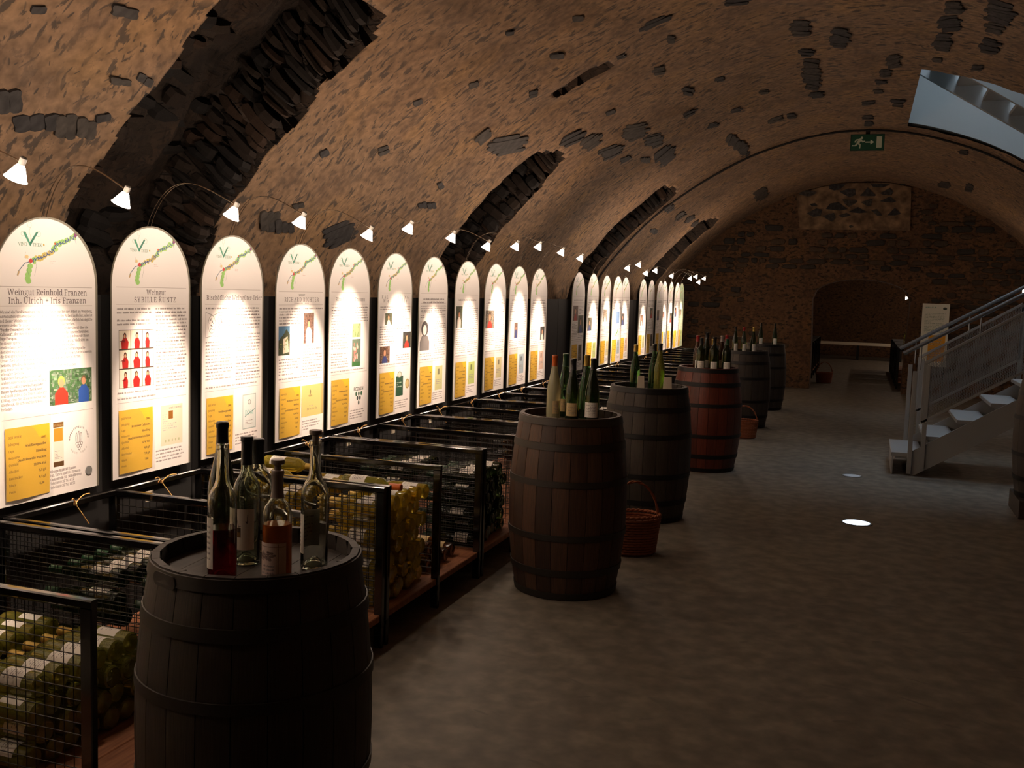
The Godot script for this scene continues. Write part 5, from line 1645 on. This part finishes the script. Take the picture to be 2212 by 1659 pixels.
func sign_and_cable() -> void:
	var b := Builder.new()
	var pts := []
	var s := 1.62
	while s < prof_s[prof_s.size() - 1] - 1.6:
		var p := on_vault(s); var n := into_room(s)
		pts.append(Vector3(p.x + n.x * .022, p.y + n.y * .022, -13.15))
		s += .12
	b.tube(pts, .014, 6)
	tag(part("cable", b.done(), M.cable, self), "thin black cable following the arch of the vault", "cable")
	var t := thing("exit_sign", "green emergency exit sign with running figure, arrow and door", "sign", Vector3(-.09, 3.575, -13.32))
	b = Builder.new(); b.box(Vector3(0, 0, 0), Vector3(.40, .20, .035)); part("housing", b.done(), mat(rgb8(16, 58, 40), .5), t)
	b = Builder.new(); b.box(Vector3(0, .14, -.004), Vector3(.05, .08, .02)); part("bracket", b.done(), M.black_steel, t)
	var im := Image.create(256, 128, false, Image.FORMAT_RGBA8)
	im.fill(rgb8(18, 84, 56))
	var w := rgb8(214, 220, 196)
	im.fill_rect(Rect2i(200, 14, 42, 98), w)
	im.fill_rect(Rect2i(112, 58, 50, 10), w)
	poly_fill(im, [Vector2(152, 42), Vector2(184, 63), Vector2(152, 84)], w)
	ellipse(im, Vector2(84, 26), 11, 11, w)
	stroke(im, [Vector2(74, 40), Vector2(52, 70)], 17, w); stroke(im, [Vector2(52, 70), Vector2(72, 86), Vector2(70, 112)], 10, w)
	stroke(im, [Vector2(50, 72), Vector2(36, 92), Vector2(12, 92)], 10, w); stroke(im, [Vector2(74, 42), Vector2(92, 60), Vector2(106, 54)], 8, w); stroke(im, [Vector2(66, 38), Vector2(42, 42), Vector2(30, 60)], 8, w)
	var m := mat(Color.WHITE, .6); m.albedo_texture = tex(im)
	b = Builder.new(); b.quad(Vector3(-.19, .09, .0185), Vector3(.19, .09, .0185), Vector3(.19, -.09, .0185), Vector3(-.19, -.09, .0185), Vector3.BACK); part("pictogram", b.done(), m, t)

func floor_lights() -> void:
	for e in [[Vector3(.041, 0, -7.544), "round glowing light sunk in the floor, the nearer one", true], [Vector3(-.015, 0, -9.601), "dim round light sunk in the floor, the farther one", false]]:
		var t := thing("floor_light", e[1], "light", e[0], 0.0, "round lights sunk in the floor")
		var fs := .9 if e[2] else .72
		var b := Builder.new()
		b.lathe([Vector2(.122, 0) * fs, Vector2(.122 * fs, .004), Vector2(.118 * fs, .006), Vector2(.106 * fs, .006), Vector2(.104 * fs, .001)], 40)
		part("ring", b.done(), M.steel, t)
		b = Builder.new()
		b.lathe([Vector2(.104 * fs, .001), Vector2(.104 * fs, .004), Vector2(.06 * fs, .0048), Vector2(0, .005)], 40)
		part("lens", b.done(), M.lens if e[2] else M.lens_dim, t)
		if e[2]:
			var l := SpotLight3D.new()
			l.name = "uplight"
			l.light_color = Color(.86, .93, 1.0); l.light_energy = .25; l.spot_angle = 40.0; l.spot_angle_attenuation = .8; l.spot_range = 10.0; l.spot_attenuation = 2.0; l.light_size = .09; l.shadow_enabled = true
			t.add_child(l)
			l.look_at_from_position(t.position + Vector3(0, .02, 0), t.position + Vector3(0, 2, 0), Vector3.RIGHT)

# ------------------------------------------------------------------ the steel stair
func perforated_infill(x0: float, x1: float, y0: float, hgt: float, k: float, z: float) -> ArrayMesh:
	# woven wire sheet: thin wires both ways along the slope
	var b := Builder.new()
	var n := int((x1 - x0) / .014)
	for i in n + 1:
		var x := lerpf(x0, x1, float(i) / n)
		var y := y0 + (x - x0) * k
		b.tube([Vector3(x, y, z), Vector3(x, y + hgt, z)], .0022, 3, false)
	var m := int(hgt / .014)
	for j in m + 1:
		var y := y0 + hgt * j / m
		b.tube([Vector3(x0, y, z), Vector3(x1, y + (x1 - x0) * k, z)], .0022, 3, false)
	return b.done()

func staircase() -> void:
	var t := thing("steel_staircase", "grey steel staircase with open treads and wire mesh railings", "stairs", Vector3(.5, 0, -10.4))
	var k := .632
	var run := .272; var rise := .172
	var steps := 9
	var x1 := steps * run
	for z in [.49, -.49]:
		var b := Builder.new()
		var pl := PackedVector2Array([Vector2(0, 0), Vector2(.02, 0), Vector2(x1, (x1 - .02) * k), Vector2(x1, (x1) * k + .245), Vector2(0, .232)])
		b.slab(pl, Vector3(0, 0, z + .006), Vector3.RIGHT, Vector3.UP, Vector3.BACK, .012)
		part("stringer", b.done(), M.galvanised, t)
	for i in steps:
		var b := Builder.new()
		b.bar(Vector3(-.04 + i * run, .188 + i * rise, .48), Vector3(-.04 + i * run, .188 + i * rise, -.48), .28, .035, .004)
		part("tread", b.done(), M.galvanised, t)
		for z in [.44, -.44]:
			b = Builder.new(); b.box(Vector3(-.04 + i * run, .165 + i * rise, z), Vector3(.2, .03, .03)); part("bracket", b.done(), M.galvanised, t)
	var rz := Builder.new()
	rz.box(Vector3(-.165, .085, 0), Vector3(.012, .17, .96)); part("riser_plate", rz.done(), M.galvanised, t)
	for sd in [.49, -.49]:
		var lab := "near" if sd > 0 else "far"
		var z: float = sd + (.03 if sd > 0 else -.03)
		for x in [-.02, .09, .98, 1.98]:
			var b := Builder.new()
			var y: float = maxf(x * k, 0.0)
			b.bar(Vector3(x, y + .02, z), Vector3(x, y + .98, z), .04, .012, .002, Vector3.BACK)
			part("post", b.done(), M.galvanised, t)
		var hr := Builder.new()
		hr.tube([Vector3(-.13, 1.155 - .13 * .6 + .06, z), Vector3(x1 - .1, 1.155 + (x1 - .1) * .6 + .06, z)], .019, 10)
		part("handrail", hr.done(), M.steel, t)
		for x in [.02, .5, 1.0, 1.5, 2.0]:
			hr = Builder.new(); hr.tube([Vector3(x, .98 + x * k, z), Vector3(x, 1.2 + x * .6, z)], .007, 6); part("handrail_stem", hr.done(), M.steel, t)
		# framed wire mesh
		for px in [[.06, .97], [1.03, 1.97]]:
			var y0: float = .47 + px[0] * k
			var b := Builder.new()
			var hgt := .55
			b.bar(Vector3(px[0], y0, z), Vector3(px[1], y0 + (px[1] - px[0]) * k, z), .012, .024, .002)
			b.bar(Vector3(px[0], y0 + hgt, z), Vector3(px[1], y0 + hgt + (px[1] - px[0]) * k, z), .012, .024, .002)
			b.bar(Vector3(px[0], y0, z), Vector3(px[0], y0 + hgt, z), .024, .012, .002, Vector3.BACK)
			b.bar(Vector3(px[1], y0 + (px[1] - px[0]) * k, z), Vector3(px[1], y0 + hgt + (px[1] - px[0]) * k, z), .024, .012, .002, Vector3.BACK)
			var f := part("infill_frame", b.done(), M.galvanised, t)
			part("wire_mesh", perforated_infill(px[0] + .01, px[1] - .01, y0, hgt, k, z), M.steel, f)

# ------------------------------------------------------------------ bottles on the barrels
func barrels_and_bottles() -> void:
	var b1 := Vector3(-1.49, 0, -2.24)
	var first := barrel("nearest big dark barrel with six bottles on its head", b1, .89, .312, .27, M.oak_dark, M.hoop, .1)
	# the riveted lap of the top hoop
	var plate := Builder.new()
	var pl := PackedVector2Array()
	for k in 20: pl.append(Vector2(cos(TAU * k / 20.0) * .018 + (.03 if k < 5 or k > 14 else -.03), sin(TAU * k / 20.0) * .018))
	plate.slab(pl, Vector3.ZERO, Vector3.RIGHT, Vector3.UP, Vector3.BACK, .004)
	var ang := 2.02
	var out_dir := Vector3(cos(ang), 0, sin(ang))
	part("hoop_lap", plate.done(), M.hoop, first, Transform3D(Basis(Vector3.UP.cross(out_dir), Vector3.UP, out_dir), out_dir * .2785 + Vector3(0, .862, 0)))
	var top := .89 - .042
	var g := "bottles on the nearest barrel"
	var rows := [
		["bottle half full of red wine at the front left of the nearest barrel", Vector3(-1.493, top, -2.086), {"kind": "slim", "k": 1.01, "hollow": true, "glass": M.glass_clear, "level": .135, "liquid": M.wine_red, "label": 1, "ly": [.035, .165], "a0": 1.6, "a1": 3.1}],
		["rosé bottle with a stopper at the front middle of the nearest barrel", Vector3(-1.345, top, -2.105), {"kind": "bordeaux", "k": .97, "hollow": true, "glass": M.glass_clear, "level": .158, "liquid": M.wine_rose, "label": 3, "ly": [.018, .115], "a0": .35, "a1": 2.75, "cap": M.capsule_grey, "cap_len": .068, "stop": M.stopper}],
		["empty clear bottle with a stopper at the right of the nearest barrel", Vector3(-1.341, top, -2.278), {"kind": "slim", "k": 1.0, "hollow": true, "glass": M.glass_clear, "label": 1, "ly": [.045, .15], "a0": 1.9, "a1": 4.6, "stop": M.stopper}],
		["tall dark green bottle at the back left of the nearest barrel", Vector3(-1.665, top, -2.325), {"kind": "flute", "k": 1.1, "glass": M.glass_dark, "label": 1, "ly": [.03, .11], "a0": 3.2, "a1": 5.0, "cap": M.capsule_black, "cap_len": .07}],
		["pale bottle with black neck and drawn label in the middle of the nearest barrel", Vector3(-1.526, top, -2.239), {"kind": "slim", "k": 1.0, "hollow": true, "glass": M.glass_pale, "label": 0, "ly": [.045, .155], "a0": .4, "a1": 2.5, "cap": M.capsule_black, "cap_len": .075}],
		["clear bottle half hidden behind the pale one on the nearest barrel", Vector3(-1.575, top, -2.365), {"kind": "bordeaux", "k": 1.06, "hollow": true, "glass": M.glass_clear, "label": 1, "ly": [.04, .13], "a0": 2.6, "a1": 4.6, "cap": M.capsule_black, "cap_len": .07}]]
	for r in rows: standing_bottle(r[0], r[1], r[2], g)
	var b2 := Vector3(-1.455, 0, -5.13)
	barrel("brown barrel second from the camera, beside the basket", b2, .955, .32, .272, M.oak, M.hoop, .3)
	top = .955 - .042
	g = "bottles on the second barrel"
	rows = [
		["frosted bottle with orange capsule on the second barrel", Vector3(-1.568, top, -5.17), {"kind": "flute", "k": 1.05, "glass": M.glass_frost, "label": 2, "ly": [.03, .1], "a0": .4, "a1": 1.4, "cap": M.capsule_orange, "cap_len": .06}],
		["bright green bottle at the back of the second barrel", Vector3(-1.545, top, -5.30), {"kind": "flute", "k": 1.06, "glass": M.glass_green, "label": 2, "ly": [.03, .1], "a0": .5, "a1": 2.0, "cap": M.capsule_green, "cap_len": .07}],
		["dark bottle with two pale label strips on the second barrel", Vector3(-1.448, top, -5.12), {"kind": "flute", "k": 1.02, "glass": M.glass_dark, "label": 2, "ly": [.03, .1], "a0": .5, "a1": 2.2, "cap": M.capsule_black, "cap_len": .06}],
		["green bottle behind the right hand one on the second barrel", Vector3(-1.415, top, -5.27), {"kind": "flute", "k": 1.06, "glass": M.glass_green, "label": 2, "ly": [.03, .1], "a0": 3.0, "a1": 4.0, "cap": M.capsule_gold, "cap_len": .06}],
		["dark bottle with a square white label at the right of the second barrel", Vector3(-1.338, top, -5.12), {"kind": "flute", "k": 1.04, "glass": M.glass_dark, "label": 1, "ly": [.03, .11], "a0": .4, "a1": 2.6, "cap": M.capsule_black, "cap_len": .06}]]
	for r in rows: standing_bottle(r[0], r[1], r[2], g)
	var b3 := Vector3(-1.425, 0, -7.06)
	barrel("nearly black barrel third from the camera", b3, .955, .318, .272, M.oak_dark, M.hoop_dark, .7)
	g = "bottles on the third barrel"
	rows = [
		["green bottle with pale neck at the left of the third barrel", Vector3(-1.53, top, -7.04), {"kind": "flute", "k": 1.0, "glass": M.glass_green, "cap": M.capsule_gold, "cap_len": .05}],
		["bright green bottle in the middle of the third barrel", Vector3(-1.41, top, -7.12), {"kind": "flute", "k": 1.02, "glass": M.glass_green, "cap": M.capsule_black, "cap_len": .05}],
		["olive bottle at the right of the third barrel", Vector3(-1.355, top, -7.05), {"kind": "flute", "k": 1.05, "glass": M.glass_olive, "cap": M.capsule_black, "cap_len": .05}]]
	for r in rows: standing_bottle(r[0], r[1], r[2], g)
	for e in [[Vector3(-1.47, top, -6.97), .045, "narrow pale card standing left on the third barrel"], [Vector3(-1.28, top, -6.98), .055, "white folded card standing right on the third barrel"]]:
		var t := thing("price_card", e[2], "card", e[0], .5, "cards on the third barrel")
		for s in [-1.0, 1.0]:
			var b := Builder.new()
			b.box(Vector3(0, .059, s * .012), Vector3(e[1], .112, .0016), Basis(Vector3.RIGHT, -s * .2))
			part("leaf", b.done(), M.paper, t)
	var b4 := Vector3(-1.335, 0, -9.33)
	barrel("reddish barrel fourth from the camera, crowded with bottles", b4, .955, .325, .272, M.oak_red, M.hoop_dark, .2)
	g = "bottles on the fourth barrel"
	var caps := [M.capsule_red, M.capsule_black, M.capsule_black, M.capsule_gold, M.capsule_red, M.capsule_black, M.capsule_grey, M.capsule_green]
	var says := ["red capped bottle at the left of the reddish barrel", "dark bottle with a big white label, front left on the reddish barrel", "dark bottle behind the left group on the reddish barrel", "gold capped bottle in the middle of the reddish barrel", "red capped bottle at the right of the reddish barrel", "dark bottle front middle on the reddish barrel", "bottle with bluish glints at the back of the reddish barrel", "dark bottle at the right end of the reddish barrel"]
	var where := [Vector2(-1.44, -9.30), Vector2(-1.39, -9.20), Vector2(-1.37, -9.40), Vector2(-1.30, -9.32), Vector2(-1.18, -9.34), Vector2(-1.27, -9.20), Vector2(-1.24, -9.47), Vector2(-1.16, -9.24)]
	for i in 8:
		standing_bottle(says[i], Vector3(where[i].x, top, where[i].y), {"kind": ["flute", "bordeaux", "flute", "bordeaux"][i % 4], "k": 1.0 + .04 * (i % 3), "glass": M.glass_dark if i % 3 else M.glass_brown, "label": 1, "ly": [.03, .1], "a0": .3 + .2 * (i % 3), "a1": 1.9 + .3 * (i % 2), "cap": caps[i], "cap_len": .055}, g)
	var b5 := Vector3(-1.36, 0, -12.7)
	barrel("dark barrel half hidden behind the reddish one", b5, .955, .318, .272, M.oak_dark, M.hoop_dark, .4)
	g = "bottles on the hidden dark barrel"
	says = ["slim bottle at the left on the barrel behind the reddish one", "red capped bottle on the barrel behind the reddish one", "tall bottle at the right on the barrel behind the reddish one"]
	for i in 3:
		standing_bottle(says[i], Vector3(-1.5 + .11 * i, top, -12.7 + .06 * (i % 2)), {"kind": "flute", "k": 1.0, "glass": M.glass_dark, "label": 1, "a0": .4, "a1": 1.8, "cap": [M.capsule_black, M.capsule_red, M.capsule_gold][i], "cap_len": .05}, g)
	var b6 := Vector3(-1.33, 0, -14.9)
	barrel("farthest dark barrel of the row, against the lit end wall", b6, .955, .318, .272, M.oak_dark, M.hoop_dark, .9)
	g = "bottles on the farthest barrel"
	for i in 2:
		standing_bottle(["bottle at the left on the farthest barrel", "bottle at the right on the farthest barrel"][i], Vector3(-1.40 + .20 * i, top, -14.9), {"kind": "flute", "k": 1.03, "glass": M.glass_dark, "label": 1, "a0": .6, "a1": 2.0, "cap": M.capsule_black, "cap_len": .05}, g)
	# right edge of the picture: a barrel on a low block
	var t := thing("barrel_stand", "dark wooden block under the barrel at the right edge", "stand", Vector3(1.47, 0, -8.55))
	var b := Builder.new()
	b.bar(Vector3(-.275, .07, 0), Vector3(.275, .07, 0), .55, .14, .008)
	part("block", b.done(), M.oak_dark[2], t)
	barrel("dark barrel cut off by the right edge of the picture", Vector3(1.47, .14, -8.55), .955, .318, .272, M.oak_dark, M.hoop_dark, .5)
	basket("reddish wicker basket with a tall handle beside the second barrel", Vector3(-1.27, 0, -5.98), .165, .24, .5, .27)
	basket("small basket on the floor between the reddish and hidden barrels", Vector3(-1.22, 0, -11.6), .15, .2, .2, .22)

func end_panel() -> void:
	# a flat notice standing by the doorway, white above and yellow below
	var t := thing("notice_board", "white notice board with yellow lower half standing right of the far doorway", "board", Vector3(1.16, 0, -18.55))
	var b := Builder.new()
	b.box(Vector3(0, 1.07, 0), Vector3(.43, 1.08, .02)); part("board", b.done(), M.panel_edge, t)
	var im := Image.create(192, 480, false, Image.FORMAT_RGBA8)
	im.fill(rgb8(226, 228, 214))
	small_print(im, 20, 20, 100, 1, 20, rgb8(80, 140, 110)); ellipse(im, Vector2(160, 36), 14, 10, rgb8(60, 70, 60))
	small_print(im, 20, 70, 150, 14, 11, rgb8(90, 120, 90))
	im.fill_rect(Rect2i(56, 240, 120, 200), rgb8(224, 160, 30))
	small_print(im, 70, 270, 90, 8, 18, rgb8(120, 80, 20))
	var m := mat(Color.WHITE, .6); m.albedo_texture = tex(im)
	b = Builder.new(); b.quad(Vector3(-.215, 1.61, .0108), Vector3(.215, 1.61, .0108), Vector3(.215, .53, .0108), Vector3(-.215, .53, .0108), Vector3.BACK); part("printed_face", b.done(), m, t)
	for x in [-.18, .18]:
		b = Builder.new(); b.bar(Vector3(x, 0, -.02), Vector3(x, .6, -.02), .03, .02, .003, Vector3.BACK); part("leg", b.done(), M.black_steel, t)
	# one lit spot on the right hand wall, with the panel it lights just out of the picture
	spot_lamp(Vector3(2.271, 1.849, -17.0), Vector3(2.67, 1.80, -17.0), "spot lamp glowing at the right edge above the handrail", true, -1.0)

var LAMP_COLOR := Color(1.0, .878, .778)
var LEAK_COLOR := Color(1.0, .80, .64)
var BEAM := 4.2
var GLOW := .15
var LEAK := .13

func _ready() -> void:
	rng.seed = 20240
	relief.seed = 5; relief.frequency = .03; relief.fractal_octaves = 3
	# camera
	var cam := Camera3D.new()
	cam.name = "camera"
	add_child(cam)
	cam.position = Vector3(0, 1.6, 0)
	cam.rotation = Vector3(-.0934, .3370, .0319)
	cam.fov = rad_to_deg(2.0 * atan(829.5 / 2148.0))
	cam.near = .05; cam.far = 120.0
	# daylight over the shaft
	var env := Environment.new()
	var sky := Sky.new()
	var sm := ProceduralSkyMaterial.new()
	sm.sky_top_color = Color(.68, .74, .81); sm.sky_horizon_color = Color(.76, .80, .84); sm.ground_bottom_color = Color(.2, .2, .2); sm.ground_horizon_color = Color(.5, .54, .58)
	sm.sun_angle_max = 1.0
	sky.sky_material = sm
	env.sky = sky
	env.background_mode = Environment.BG_SKY
	env.background_energy_multiplier = 23.0
	env.tonemap_mode = Environment.TONE_MAPPER_LINEAR
	env.tonemap_exposure = 1.0
	env.sdfgi_enabled = true; env.ssao_enabled = true; env.ssil_enabled = true
	var we := WorldEnvironment.new()
	we.environment = env
	add_child(we)
	# the place
	make_profile()
	warm_glyphs()
	make_materials()
	make_stones()
	build_vault()
	build_walls()
	build_shaft()

	display_panels()
	spot_lamps()
	racks()
	barrels_and_bottles()
	staircase()
	far_room()
	sign_and_cable()
	floor_lights()
	end_panel()
	rack_bottles()
